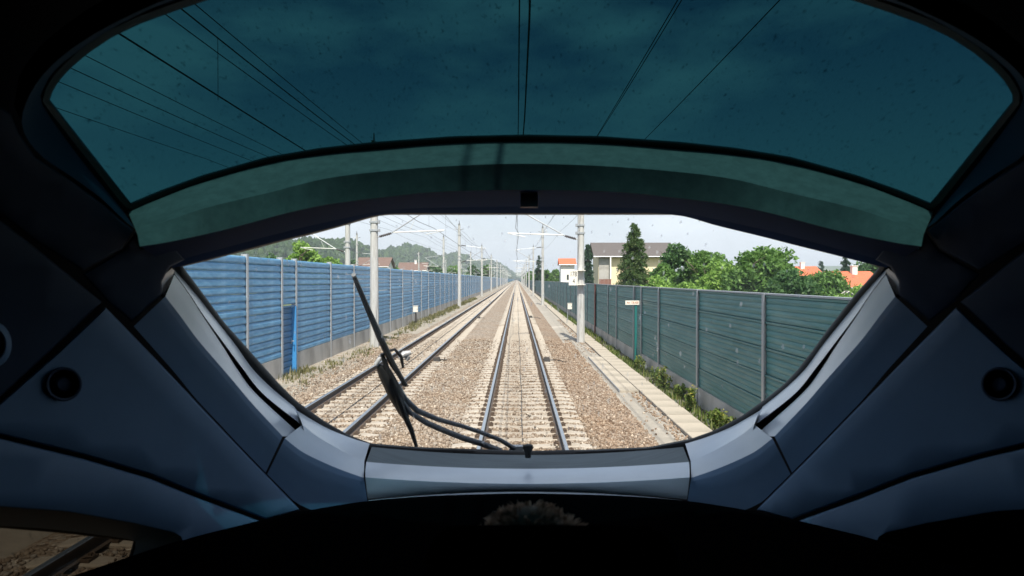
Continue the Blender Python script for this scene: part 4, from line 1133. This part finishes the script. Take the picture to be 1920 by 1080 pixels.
def panel(name, poly, s, m, step=42, edge=3, lift=0.004, deep=0.05, holes=(), parent=None):
    """trim panel: curved face with a rolled edge that dives into the joint"""
    pts = densify(list(poly), 22)
    P2 = np.array(pts)
    area = 0.5 * np.sum(P2[:, 0] * np.roll(P2[:, 1], -1) - np.roll(P2[:, 0], -1) * P2[:, 1])
    if area < 0: P2 = P2[::-1].copy()
    nrm = np.roll(P2, -1, 0) - np.roll(P2, 1, 0); nrm = np.stack([nrm[:, 1], -nrm[:, 0]], 1); nrm /= np.linalg.norm(nrm, axis=1, keepdims=True) + 1e-9
    core = P2 - nrm * edge
    xs, ys = np.meshgrid(np.arange(P2[:, 0].min(), P2[:, 0].max(), step), np.arange(P2[:, 1].min(), P2[:, 1].max(), step))
    xs, ys = xs.ravel() + 3.3, ys.ravel() + 1.7
    ok = inside(core, xs, ys)
    dist = np.min(np.hypot(xs[:, None] - core[None, :, 0], ys[:, None] - core[None, :, 1]), 1)
    ok &= dist > 14
    for (cx, cy, rx_, ry_) in holes:
        ok &= ((xs - cx) / rx_) ** 2 + ((ys - cy) / ry_) ** 2 > 1.35
    vin = [Vector(p) for p in core] + [Vector((a, b)) for a, b in zip(xs[ok], ys[ok])]
    n0 = len(core); ed = [(i, (i + 1) % n0) for i in range(n0)]
    for (cx, cy, rx_, ry_) in holes:
        k = len(vin); q = 28
        vin += [Vector((cx + rx_ * math.cos(6.2832 * i / q), cy + ry_ * math.sin(6.2832 * i / q))) for i in range(q)]
        ed += [(k + i, k + (i + 1) % q) for i in range(q)]
    vo, eo, fo = delaunay_2d_cdt(vin, ed, [], 1, 1e-4)[:3]
    vo = np.array([tuple(v) for v in vo])
    ff = []
    for f in fo:
        c = vo[list(f)].mean(0)
        if any(((c[0] - cx) / rx_) ** 2 + ((c[1] - cy) / ry_) ** 2 < 0.98 for cx, cy, rx_, ry_ in holes): continue
        if not inside(core, np.array(c[0]), np.array(c[1])): continue
        ff.append(tuple(f))
    k = len(vo)
    V = [Pm(vo, s), Pm(core, s), Pm(core + nrm * edge * 0.5, s + lift * 0.25), Pm(P2, s + lift), Pm(P2 + nrm * 1.0, s + deep)]
    n = len(core)
    for r in range(3):
        a = k + r * n; b = a + n
        ff += [(a + i, a + (i + 1) % n, b + (i + 1) % n, b + i) for i in range(n)]
    o = mesh_obj(name, np.vstack(V), ff, m, parent or cab)
    bm = bmesh.new(); bm.from_mesh(o.data); bmesh.ops.remove_doubles(bm, verts=bm.verts, dist=1e-5); bmesh.ops.recalc_face_normals(bm, faces=bm.faces); bm.to_mesh(o.data); bm.free()
    o.data.shade_smooth(); o.data.set_sharp_from_angle(angle=R_(50))
    return o

def grow(poly, d):
    P2 = np.array(poly, float); area = 0.5 * np.sum(P2[:, 0] * np.roll(P2[:, 1], -1) - np.roll(P2[:, 0], -1) * P2[:, 1])
    nrm = np.roll(P2, -1, 0) - np.roll(P2, 1, 0); nrm = np.stack([nrm[:, 1], -nrm[:, 0]], 1); nrm /= np.linalg.norm(nrm, axis=1, keepdims=True) + 1e-9
    return [tuple(p) for p in P2 + nrm * (d if area > 0 else -d)]

def pane(name, poly, s, m, c, parent=None, rings=14, n=150):
    P2 = np.array(grow(resample(list(poly) + [poly[0]], n + 1, False)[:-1], 7))
    V = [Pm([c], s)]; Fc = []
    for r in range(1, rings + 1):
        V.append(Pm(np.array(c) + (P2 - np.array(c)) * r / rings, s))
    for i in range(n):
        Fc.append((0, 1 + i, 1 + (i + 1) % n))
    for r in range(rings - 1):
        a = 1 + r * n; b = a + n
        Fc += [(a + i, b + i, b + (i + 1) % n, a + (i + 1) % n) for i in range(n)]
    return mesh_obj(name, np.vstack(V), Fc, m, parent or cab, smooth=True)

# ---- outlines measured off the photograph
W_top = [(343, 500), (385, 490), (428, 479), (480, 466), (528, 453), (580, 441), (632, 427), (690, 410), (712, 405), (728, 403), (850, 403), (990, 403), (1130, 403), (1262, 403), (1284, 406), (1320, 415), (1380, 430), (1434, 445), (1488, 459), (1572, 480), (1649, 500)]
W_right = [(1600, 556), (1550, 620), (1522, 659), (1494, 695), (1467, 723), (1439, 745), (1392, 779), (1339, 807), (1297, 822), (1217, 838)]
W_bot = [(1100, 843), (990, 845), (920, 843), (781, 838)]
W_left = [(695, 831), (653, 815), (609, 790), (556, 752), (525, 721), (487, 679), (448, 635), (420, 604), (382, 552)]
WIN = W_top + W_right + W_bot + W_left
RG_bot = [(245, 380), (300, 357), (380, 328), (500, 294), (600, 277), (700, 266), (850, 255), (985, 252)]
RG_rear = [(92, 185), (108, 155), (130, 130), (165, 100), (210, 70), (262, 45), (330, 20), (390, 0), (470, -24), (560, -46), (750, -78), (985, -92)]
ROOF = both(RG_bot) + list(reversed(both(RG_rear)))
SIDE = [(-140, 975), (0, 990), (120, 1000), (250, 1015), (246, 1030), (238, 1055), (215, 1100), (160, 1160), (-140, 1180)]

# ---- body shell behind everything, closed all round, open only at the panes
nt, nf = 360, 180
th = np.linspace(0, 2 * math.pi, nt, endpoint=False); ph = np.linspace(0.01, math.pi - 0.01, nf)
def sgnpow(x, e): return np.sign(x) * np.abs(x) ** e
TH, PHI = np.meshgrid(th, ph)
D = np.stack([np.sin(PHI) * np.cos(TH), np.cos(PHI), np.sin(PHI) * np.sin(TH)], -1).reshape(-1, 3)
AXS = AX * 1.13
k_ = (np.abs(D / AXS) ** PW).sum(1) ** (-1 / PW)
SV = C0 + D * k_[:, None]
idx = np.arange(nt * nf).reshape(nf, nt)
q = np.stack([idx[:-1, :], np.roll(idx, -1, 1)[:-1, :], np.roll(idx, -1, 1)[1:, :], idx[1:, :]], -1).reshape(-1, 4)
fc = SV[q].mean(1)
u_, v_, dz = project(fc)
kill = np.zeros(len(q), bool)
for pol, d in ((WIN, 22), (ROOF, 26), (SIDE, 14)):
    kill |= inside(grow(pol, d), u_, v_) & (dz > 0.3)
sh = big_mesh('body_shell', SV, q[~kill], MATS['shell_black'], cab)

# ---- panes and rubber seals
wp = pane('windscreen', WIN, 1.085, MATS['windscreen_glass'], (985, 600))
rp_ = pane('roof_window', ROOF, 1.095, MATS['roof_glass'], (985, 15))
pane('side_window', SIDE, 1.09, MATS['side_glass'], (60, 1060))
def seal(name, poly, widths, s0, s1, parent, n=260):
    P2 = resample(list(poly) + [poly[0]], n + 1, False)[:-1]
    out = []
    for wd, s in ((0, s0), (3, s0 - 0.008), (widths, s1), (widths + 55, s0 + 0.02)):
        out.append(Pm(np.array(grow(P2, wd)), s))
    Fc = []
    for r in range(3):
        a = r * n; b = a + n
        Fc += [(a + i, a + (i + 1) % n, b + (i + 1) % n, b + i) for i in range(n)]
    return mesh_obj(name, np.vstack(out), Fc, MATS['seal_rubber'], parent, smooth=True, sharp=50)
seal('window_seal', WIN, 11, 1.082, 1.072, wp)
seal('window_seal', ROOF, 14, 1.092, 1.08, rp_)
seal('window_seal', SIDE, 10, 1.088, 1.075, cab.children[-1])

PLm, TRm, HDm = MATS['panel_plastic'], MATS['trim_plastic'], MATS['header_plastic']

# ---- side surrounds of the windscreen (left stations; the right side mirrors them)
R0 = [(325, 504), (364, 548), (401, 595), (441, 646), (474, 692), (511, 729), (552, 763)]
R1 = [(328, 514), (354, 549), (383, 593), (424, 649), (456, 692), (493, 738), (562, 794)]
G1 = [(327, 515), (353, 550), (381, 594), (418, 650), (446, 694), (480, 738), (568, 819)]
R2 = [(310, 556), (337, 591), (370, 636), (405, 677), (437, 714), (474, 758), (530, 818)]
R3 = [(251, 612), (291, 657), (328, 699), (368, 748), (409, 792), (448, 834), (498, 886)]
T0 = [(557, 770), (585, 787), (614, 803), (655, 820), (693, 832)]
T1 = [(567, 796), (590, 815), (614, 830), (648, 849), (683, 865)]
T2 = [(534, 822), (565, 846), (600, 864), (640, 881), (682, 896)]
T3 = [(501, 889), (528, 916), (560, 945), (610, 960), (690, 946)]
for f in (lambda p: p, mx):
    sur = strip('window_surround', [f(R0), f(R1)], [1.072, 1.030], TRm, 40)
    strip('groove', [f(R1), f(G1)], [1.032, 1.045], MATS['seal_rubber'], 40, parent=sur)
    strip('reveal', [f(G1), [(a * 0.5 + c * 0.5, b * 0.5 + d * 0.5) for (a, b), (c, d) in zip(f(G1), f(R2))], f(R2)], [1.026, 1.008, 0.992], TRm, 40, parent=sur)
    strip('surround_panel', [f(R2), [(a * 0.85 + c * 0.15, b * 0.85 + d * 0.15) for (a, b), (c, d) in zip(f(R2), f(R3))], f(R3)], [0.992, 0.988, 0.990], PLm, 40, parent=sur)
    low = strip('lower_surround', [f(T0), f(T1)], [1.072, 1.024], TRm, 32)
    strip('reveal', [f(T1), [(a * 0.5 + c * 0.5, b * 0.5 + d * 0.5) for (a, b), (c, d) in zip(f(T1), f(T2))], f(T2)], [1.024, 1.006, 0.990], TRm, 32, parent=low)
    strip('surround_panel', [f(T2), [(a * 0.85 + c * 0.15, b * 0.85 + d * 0.15) for (a, b), (c, d) in zip(f(T2), f(T3))], f(T3)], [0.990, 0.986, 0.990], PLm, 32, parent=low)
    # lip where the two mouldings meet
    e0 = strip('joint_lip', [f([(552, 764), (562, 794), (569, 820)]), f([(557, 770), (567, 796), (572, 818)])], [1.05, 1.018], TRm, 14, parent=low)

# ---- sill below the windscreen
lft, rgt = 696, 1275
def row(v0, vm, ul, ur):
    return [(ul + (ur - ul) * t, v0 + (vm - v0) * (1 - (2 * t - 1) ** 2)) for t in np.linspace(0, 1, 17)]
sl = strip('sill', [row(838, 853, 697, 1281), row(866, 879, 687, 1292)], [1.070, 1.028], MATS['sill_cover'], 60)
strip('sill_edge', [row(866, 879, 687, 1292), row(882, 893, 685, 1293), row(895, 907, 685, 1293), row(912, 913, 687, 1291), row(936, 921, 690, 1288)], [1.028, 1.000, 0.980, 0.990, 1.000], TRm, 60, parent=sl)
strip('sill_ledge', [row(938, 922, 691, 1280), row(952, 934, 692, 1280), row(975, 958, 692, 1280)], [0.985, 0.93, 0.90], TRm, 60, parent=sl)
kb = MB(); p = Vector(Pm([(990, 842)], 1.03)[0])
kb.tube([p + Vector((0, 0, -0.035)), p + Vector((0, 0, -0.012)), p + Vector((0, 0, 0.004)), p + Vector((0, 0, 0.016)), p + Vector((0, 0, 0.020))], [0.012, 0.014, 0.022, 0.020, 0.010], 16)
kb.build('blind_knob', MATS['seal_rubber'], cab, smooth=True)

# ---- header beam between windscreen and roof window
Hw = both([(325, 502), (343, 498), (428, 476), (528, 450), (632, 424), (718, 402), (850, 400), (985, 400)])
Hs = both([(318, 497), (345, 485), (428, 463), (528, 436), (632, 412), (730, 394), (850, 389), (985, 387)])
H1 = both([(262, 462), (320, 453), (424, 430), (528, 402), (600, 386), (660, 377), (720, 370), (820, 360), (985, 356)])
H2 = both([(258, 440), (272, 430), (323, 411), (389, 389), (505, 361), (610, 335), (720, 321), (850, 311), (985, 307)])
H3 = both([(240, 397), (300, 371), (380, 341), (500, 307), (600, 290), (710, 279), (850, 268), (985, 265)])
hb = strip('header_beam', [H3, H2], [1.082, 0.985], HDm, 90)
strip('beam_face', [H2, [(a * 0.5 + c * 0.5, b * 0.5 + d * 0.5) for (a, b), (c, d) in zip(resample(H2, 40), resample(H1, 40))], H1], [0.985, 0.965, 0.945], HDm, 90, parent=hb)
strip('beam_underside', [H1, Hs], [0.945, 1.035], MATS['header_trim'], 90, parent=hb)
strip('blind_slot', [Hs, Hw], [1.05, 1.06], MATS['header_trim'], 90, parent=hb)
m = MB(); c = Vector(Pm([(992, 376)], 0.945)[0]); m.box(c, (0.050, 0.03, 0.040)); m.build('mirror_clip', HDm, hb)

# ---- roof window ring and the ceiling round it
Ring = both([(252, 428), (235, 415), (190, 372), (140, 335), (75, 290), (42, 240), (50, 190), (90, 130), (170, 68), (280, 12), (350, -14), (460, -50), (560, -78), (750, -112), (985, -128)])
Ring_in = both([(236, 402), (222, 384), (190, 345), (150, 295), (108, 238), (78, 192), (82, 165), (110, 125), (190, 66), (280, 18), (350, -6), (460, -38), (560, -62), (750, -94), (985, -108)])
strip('roof_window_surround', [Ring_in, [(a * 0.5 + c * 0.5, b * 0.5 + d * 0.5) for (a, b), (c, d) in zip(resample(Ring_in, 60), resample(Ring, 60))], Ring], [1.082, 1.045, 0.995], MATS['panel_dark'], 140)

# ---- side panels (left; the right side mirrors them)
P1 = [(68, 292), (40, 246), (30, 240), (-420, 60), (-420, -40), (60, 452), (150, 508), (232, 464), (254, 430), (236, 420), (190, 378), (138, 340)]
P1 = [(66, 296), (138, 343), (188, 380), (234, 420), (250, 432), (228, 466), (156, 506), (62, 448), (-60, 350), (-520, 20), (-520, -160), (20, 215), (34, 250)]
P2p = [(190, 566), (60, 460), (-80, 352), (-560, 20), (-1200, 20), (-1200, 900), (-260, 900), (0, 744), (100, 652)]
P3p = [(198, 577), (290, 672), (379, 766), (466, 858), (566, 958), (508, 975), (375, 926), (281, 888), (156, 851), (0, 813), (-300, 768), (-700, 760), (-420, 1000), (0, 758), (110, 660)]
P3p = [(198, 577), (290, 672), (379, 766), (466, 858), (562, 956), (500, 973), (375, 926), (281, 888), (156, 851), (0, 813), (-210, 786), (-140, 850), (0, 758), (110, 660)]
P3p = [(198, 577), (290, 672), (379, 766), (466, 858), (562, 956), (500, 973), (375, 926), (281, 888), (156, 851), (0, 813), (-120, 795), (0, 757), (110, 660)]
P4p = [(500, 982), (375, 936), (281, 898), (156, 861), (0, 823), (-300, 778), (-900, 740), (-900, 930), (-300, 938), (0, 951), (125, 960), (250, 982), (325, 1000), (338, 1008), (344, 1030), (420, 1030)]
PC = [(156, 514), (230, 470), (254, 436), (264, 466), (322, 458), (345, 487), (318, 500), (303, 528), (304, 551), (247, 602), (202, 565)]
names = {}
for side, f in (('l', lambda p: p), ('r', mx)):
    cp = panel('corner_panel', f(PC), 0.992, MATS['panel_dark'], step=30, edge=4)
    panel('upper_side_panel', f(P1), 0.988, MATS['panel_dark'])
    panel('rear_side_panel', f(P2p), 0.984, MATS['panel_dark'], step=80)
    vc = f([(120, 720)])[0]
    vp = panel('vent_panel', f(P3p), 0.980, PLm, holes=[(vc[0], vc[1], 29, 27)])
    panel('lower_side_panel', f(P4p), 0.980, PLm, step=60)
    # round air nozzle in the vent panel
    an = np.linspace(0, 2 * math.pi, 33)[:-1]
    def ringp(rx_, ry_, s, dx=0, dy=0): return Pm(np.stack([vc[0] + dx + rx_ * np.cos(an), vc[1] + dy + ry_ * np.sin(an)], 1), s)
    V = np.vstack([ringp(34, 32, 0.979), ringp(32, 30, 0.974), ringp(29, 27, 0.975), ringp(27, 25, 1.02), ringp(22, 20, 1.03), ringp(17, 15, 0.99), ringp(12, 11, 0.985)])
    n = 32; Fc = [(r * n + i, r * n + (i + 1) % n, (r + 1) * n + (i + 1) % n, (r + 1) * n + i) for r in range(6) for i in range(n)] + [tuple(range(6 * n, 7 * n))]
    mesh_obj('air_nozzle', V, Fc, MATS['panel_dark'], vp, smooth=True, sharp=40)
    # lamp at the very edge of the picture
    lc = f([(-14, 646)])[0]
    def ring2(r, s): return Pm(np.stack([lc[0] + r * np.cos(an), lc[1] + r * 1.2 * np.sin(an)], 1), s)
    V = np.vstack([ring2(36, 0.983), ring2(33, 0.970), ring2(26, 0.968), ring2(23, 0.976), ring2(8, 0.974)])
    Fc = [(r * n + i, r * n + (i + 1) % n, (r + 1) * n + (i + 1) % n, (r + 1) * n + i) for r in range(4) for i in range(n)] + [tuple(range(4 * n, 5 * n))]
    mesh_obj('reading_lamp', V, Fc, PLm, cab, smooth=True, sharp=40)
    # recess round the side window
    E0 = f([(-300, 938), (0, 951), (125, 960), (250, 982), (325, 1000), (340, 1010), (345, 1030), (340, 1100)])
    E1 = f([(-300, 972), (0, 986), (110, 994), (215, 1007), (252, 1014), (254, 1024), (248, 1045), (230, 1120)])
    strip('side_window_recess', [E0, E1], [0.985, 1.075], PLm, 50, sharp=60)
    if side == 'r':
        E2 = f([(-300, 1300), (0, 1300), (100, 1300), (150, 1300), (180, 1300), (200, 1300), (210, 1300), (220, 1300)])
        strip('side_window_infill', [E1, E2], [1.075, 1.08], MATS['dash_black'], 50)  # plain black sheet closing off the right-hand side window
# small cap at the upper corners of the windscreen
for f in (lambda p: p, mx):
    strip('corner_cap', [f([(322, 503), (305, 520), (300, 540), (306, 552)]), f([(327, 508), (322, 524), (314, 540), (307, 553)])], [1.0, 1.03], TRm, 14)

# ---- dashboard: black cowl with a curved far edge, the desk behind it
Dl = [(60, 1112), (156, 1079), (269, 1041), (342, 1018), (430, 996), (500, 979), (572, 964), (682, 946), (787, 937), (880, 933), (985, 931)]
De = both(Dl)
De2 = [(u, v + 16) for u, v in De]; De3 = [(u * 0.98 + 19, v + 300) for u, v in De]
nn = 90
tt = np.abs(np.linspace(-1, 1, nn))
sE = 0.80 + 0.17 * np.clip(tt * 1.25, 0, 1) ** 2
Db = [(u, v - 6) for u, v in De]
strip('dashboard', [Db, De, De2, De3], [sE + 0.10 * (1 - tt) ** 0.5 + 0.01, sE, sE - 0.015, sE * 0.8], MATS['dash_black'], nn)

# ---- wiper on the outside of the glass
WS = 1.105
wip = empty('wiper', (0, 0, 0)); wip.parent = cab
def wpts(uv, s=WS): return [Vector(p) for p in Pm(uv, s)]
def blade(name, uv, widths, mt, s=WS, n=8, parent=None):
    m = MB(); m.tube(wpts(uv, s), [w * 0.5 for w in widths], n); return m.build(name, mt, parent or wip, smooth=True, sharp=50)
px = 3.0 / 1400
blade('wiper_blade', [(664, 518), (667, 526), (690, 580), (712, 632), (736, 682), (762, 723)], [8 * px, 9 * px, 11 * px, 14 * px, 13 * px, 7 * px], MATS['wiper_black'])
blade('wiper_rubber', [(662, 520), (690, 590), (715, 645), (742, 698), (758, 724)], [3 * px] * 5, MATS['seal_rubber'], 1.098)
blade('blade_tip', [(663, 515), (665, 521)], [9 * px, 8 * px], MATS['wiper_arm_grey'], 1.1052)
blade('wiper_blade', [(716, 663), (728, 698), (742, 736), (757, 775), (771, 806), (781, 838)], [8 * px, 12 * px, 15 * px, 13 * px, 11 * px, 7 * px], MATS['wiper_black'], 1.107)
blade('wiper_carrier', [(708, 684), (722, 700), (740, 735), (756, 770), (764, 790)], [10 * px, 30 * px, 34 * px, 24 * px, 8 * px], MATS['wiper_black'], 1.115)
blade('wiper_carrier', [(712, 676), (722, 660), (740, 655), (752, 668), (756, 690)], [5 * px, 6 * px, 6 * px, 8 * px, 5 * px], MATS['wiper_black'], 1.118)
blade('pivot', [(704, 684), (712, 672), (718, 664)], [8 * px, 10 * px, 7 * px], MATS['wiper_metal'], 1.11)
blade('pivot', [(748, 672), (758, 664), (770, 661)], [9 * px, 14 * px, 9 * px], MATS['wiper_metal'], 1.12)
blade('pivot', [(766, 668), (762, 676)], [12 * px, 7 * px], MATS['wiper_metal'], 1.12)
blade('wiper_arm', [(748, 724), (760, 748), (782, 770), (820, 786), (870, 800), (905, 812), (940, 826), (966, 842)], [8 * px, 11 * px, 12 * px, 10 * px, 9 * px, 9 * px, 9 * px, 10 * px], MATS['wiper_arm_grey'], 1.112)
blade('wiper_arm', [(752, 748), (770, 774), (800, 793), (834, 808), (867, 821), (900, 831), (940, 846)], [7 * px, 10 * px, 12 * px, 12 * px, 12 * px, 12 * px, 12 * px], MATS['wiper_arm_grey'], 1.108)
blade('arm_bolt', [(905, 832), (909, 829)], [10 * px, 7 * px], MATS['wiper_metal'], 1.10)
m = MB(); c = wpts([(968, 842)], 1.12)[0]; m.box(c, (0.07, 0.05, 0.03), taper=0.8); m.build('arm_mount', MATS['wiper_metal'], wip)

# ---- driver's seat, dark, with its headrest behind the driver's head
seat = empty('driver_seat', (0.04, 0.80, 1.3), 'black driver seat with tall headrest, almost lost in the dark', 'seat')
def rbox(name, c, d, mt, parent, r=0.05, rx=0.0):
    bm = bmesh.new(); bmesh.ops.create_cube(bm, size=1)
    bmesh.ops.scale(bm, vec=d, verts=bm.verts); bmesh.ops.bevel(bm, geom=bm.edges[:], offset=r, segments=4, affect='EDGES', profile=0.6)
    bmesh.ops.rotate(bm, cent=(0, 0, 0), matrix=Matrix.Rotation(rx, 3, 'X'), verts=bm.verts); bmesh.ops.translate(bm, vec=c, verts=bm.verts)
    me = bpy.data.meshes.new(name); bm.to_mesh(me); bm.free(); me.shade_smooth(); return link(name, me, mt, parent)
rbox('headrest', (0, 0.06, 1.215), (0.29, 0.10, 0.15), MATS['seat_cloth'], seat, 0.045)
rbox('backrest', (0, 0.05, 0.83), (0.52, 0.13, 0.66), MATS['seat_cloth'], seat, 0.06, 0.06)
rbox('seat_cushion', (0, 0.34, 0.44), (0.52, 0.52, 0.13), MATS['seat_cloth'], seat, 0.06)
for s in (-1, 1):
    rbox('armrest', (s * 0.30, 0.28, 0.68), (0.07, 0.36, 0.06), MATS['seat_cloth'], seat, 0.025)
m = MB(); m.tube([(0, 0.3, 0.0), (0, 0.3, 0.4)], 0.07, 12); m.build('pedestal', MATS['dark_iron'], seat, smooth=True)

# ---- the driver, seated, seen only as the crown of the head above the headrest
per = empty('person', (0.022, 1.02, 1.3), 'seated driver from behind, only tousled grey-brown hair showing above the dark seat', 'person')
def skin(name, pts, edges, rad, mt, parent, root=0, sub=2):
    me = bpy.data.meshes.new(name); me.from_pydata(pts, edges, []); me.update()
    o = link(name, me, mt, parent)
    md = o.modifiers.new('skin', 'SKIN'); me.skin_vertices[0].data
    for i, r in enumerate(rad):
        sv = me.skin_vertices[0].data[i]; sv.radius = (r, r) if not isinstance(r, tuple) else r; sv.use_root = i == root
    ss = o.modifiers.new('subdivision', 'SUBSURF'); ss.levels = sub; ss.render_levels = sub
    dg = bpy.context.evaluated_depsgraph_get(); me2 = bpy.data.meshes.new_from_object(o.evaluated_get(dg)); o.modifiers.clear(); o.data = me2
    if not me2.materials: me2.materials.append(mt)
    me2.shade_smooth(); return o
B = [(0, 0.10, 0.56), (0, 0.08, 0.72), (0, 0.07, 0.88), (0, 0.06, 1.00), (0, 0.05, 1.02), (0, 0.05, 1.07),
     (-0.17, 0.06, 0.97), (-0.24, 0.16, 0.76), (-0.20, 0.38, 0.72), (0.17, 0.06, 0.97), (0.24, 0.16, 0.76), (0.20, 0.38, 0.72),
     (-0.10, 0.16, 0.55), (-0.13, 0.52, 0.56), (-0.13, 0.56, 0.12), (-0.13, 0.66, 0.06), (0.10, 0.16, 0.55), (0.13, 0.52, 0.56), (0.13, 0.56, 0.12), (0.13, 0.66, 0.06)]
E = [(0, 1), (1, 2), (2, 3), (3, 4), (4, 5), (3, 6), (6, 7), (7, 8), (3, 9), (9, 10), (10, 11), (0, 12), (12, 13), (13, 14), (14, 15), (0, 16), (16, 17), (17, 18), (18, 19)]
Rd = [0.14, 0.13, 0.15, 0.10, 0.06, 0.055, 0.065, 0.048, 0.036, 0.065, 0.048, 0.036, 0.09, 0.065, 0.045, 0.04, 0.09, 0.065, 0.045, 0.04]
skin('body', B, E, Rd, MATS['shirt'], per)
for s in (-1, 1):
    hx, hy, hz = s * 0.195, 0.42, 0.715
    pts = [(hx, hy - 0.04, hz), (hx, hy, hz), (hx, hy + 0.05, hz)]; ed = [(0, 1), (1, 2)]; ra = [0.026, (0.036, 0.018), (0.040, 0.016)]
    for k, (ox, L) in enumerate(((-0.030, 0.068), (-0.010, 0.078), (0.010, 0.072), (0.029, 0.056))):
        b = len(pts); pts += [(hx + ox * 0.9, hy + 0.062, hz), (hx + ox, hy + 0.062 + L * 0.5, hz - 0.004), (hx + ox, hy + 0.062 + L, hz - 0.022)]; ed += [(2, b), (b, b + 1), (b + 1, b + 2)]; ra += [0.009, 0.0085, 0.007]
    b = len(pts); pts += [(hx - s * 0.042, hy + 0.02, hz - 0.005), (hx - s * 0.06, hy + 0.055, hz - 0.015)]; ed += [(1, b), (b, b + 1)]; ra += [0.011, 0.009]
    skin('hand', pts, ed, ra, MATS['skin'], per, root=1)
# head: shaped sphere with brow, nose, chin and ears, looking ahead and a little down
IVh, IFh = ico(4)
hv = IVh.copy(); hv = hv * np.array([0.078, 0.098, 0.118])
front = np.clip(hv[:, 1] / 0.098, 0, 1); lowz = np.clip(-hv[:, 2] / 0.118, 0, 1)
hv[:, 0] *= 1 - 0.30 * lowz; hv[:, 1] += 0.012 * lowz * front
nose = np.exp(-((hv[:, 0] / 0.014) ** 2 + ((hv[:, 2] + 0.022) / 0.026) ** 2)) * (hv[:, 1] > 0.05); hv[:, 1] += 0.026 * nose
for s in (-1, 1):
    eye = np.exp(-(((hv[:, 0] - s * 0.032) / 0.014) ** 2 + ((hv[:, 2] - 0.004) / 0.011) ** 2)) * (hv[:, 1] > 0.04); hv[:, 1] -= 0.010 * eye
    ear = np.exp(-(((hv[:, 1] + 0.005) / 0.016) ** 2 + ((hv[:, 2] + 0.008) / 0.028) ** 2)) * (hv[:, 0] * s > 0.05); hv[:, 0] += s * 0.018 * ear
mouth = np.exp(-((hv[:, 0] / 0.024) ** 2 + ((hv[:, 2] + 0.062) / 0.006) ** 2)) * (hv[:, 1] > 0.04); hv[:, 1] -= 0.006 * mouth
HC = np.array([0, 0.06, 1.126])
hd = mesh_obj('head', hv + HC, IFh, MATS['skin'], per, smooth=True)
g = np.random.default_rng(91); V, Fq = [], []; k = 0
for i in range(6500):
    d = g.normal(size=3); d /= np.linalg.norm(d)
    if d[2] < -0.25 + 0.9 * max(d[1], 0): continue
    p0 = d * np.array([0.098, 0.100, 0.114]) * 0.98 + HC
    cl = np.array([math.sin(d[0] * 9 + 1), math.cos(d[1] * 8), 0.35 * math.sin(d[0] * 14)]) * 0.5
    dirn = d * 0.45 + cl * 0.6 + np.array([0, 0.1, 0.05]) + g.normal(0, 0.25, 3); dirn /= np.linalg.norm(dirn)
    L = g.uniform(0.012, 0.030); sd_ = np.cross(dirn, g.normal(size=3)); sd_ /= np.linalg.norm(sd_); w = 0.0028
    p1 = p0 + dirn * L * 0.6; p2 = p1 + (dirn * 0.7 + np.array([0, 0, -0.35]) + cl * 0.3) * L * 0.5
    V += [p0 - sd_ * w, p0 + sd_ * w, p1 + sd_ * w * 0.8, p1 - sd_ * w * 0.8, p2]; Fq += [(k, k + 1, k + 2), (k, k + 2, k + 3), (k + 3, k + 2, k + 4)]; k += 5
big_mesh('hair', np.array(V), np.array(Fq), MATS['hair'], per)
cap_ = IVh[(IVh[:, 2] > -2)] ; hc = mesh_obj('hair_cap', np.where((IVh[:, 2:3] > -0.1 + 0.8 * np.clip(IVh[:, 1:2], 0, 1)), IVh * np.array([0.081, 0.101, 0.122]), IVh * np.array([0.06, 0.075, 0.09])) + HC, IFh, MATS['hair'], per, smooth=True)


# ================================================================== HAZE
hz = MB(); hz.box((0, 1500, 70), (14000, 11000, 145))
ho = hz.build('haze', None)
hmt = bpy.data.materials.new('haze'); n, l = nodes_of(hmt); n.remove(n['Principled BSDF'])
pv = n.new('ShaderNodeVolumePrincipled'); pv.inputs['Color'].default_value = (0.86, 0.93, 1.0, 1); pv.inputs['Density'].default_value = 0.0002; pv.inputs['Anisotropy'].default_value = 0.1
l.new(pv.outputs[0], n['Material Output'].inputs['Volume']); ho.data.materials.append(hmt)
tag(ho, 'pale summer haze in the air over the railway', 'haze', kind='stuff')
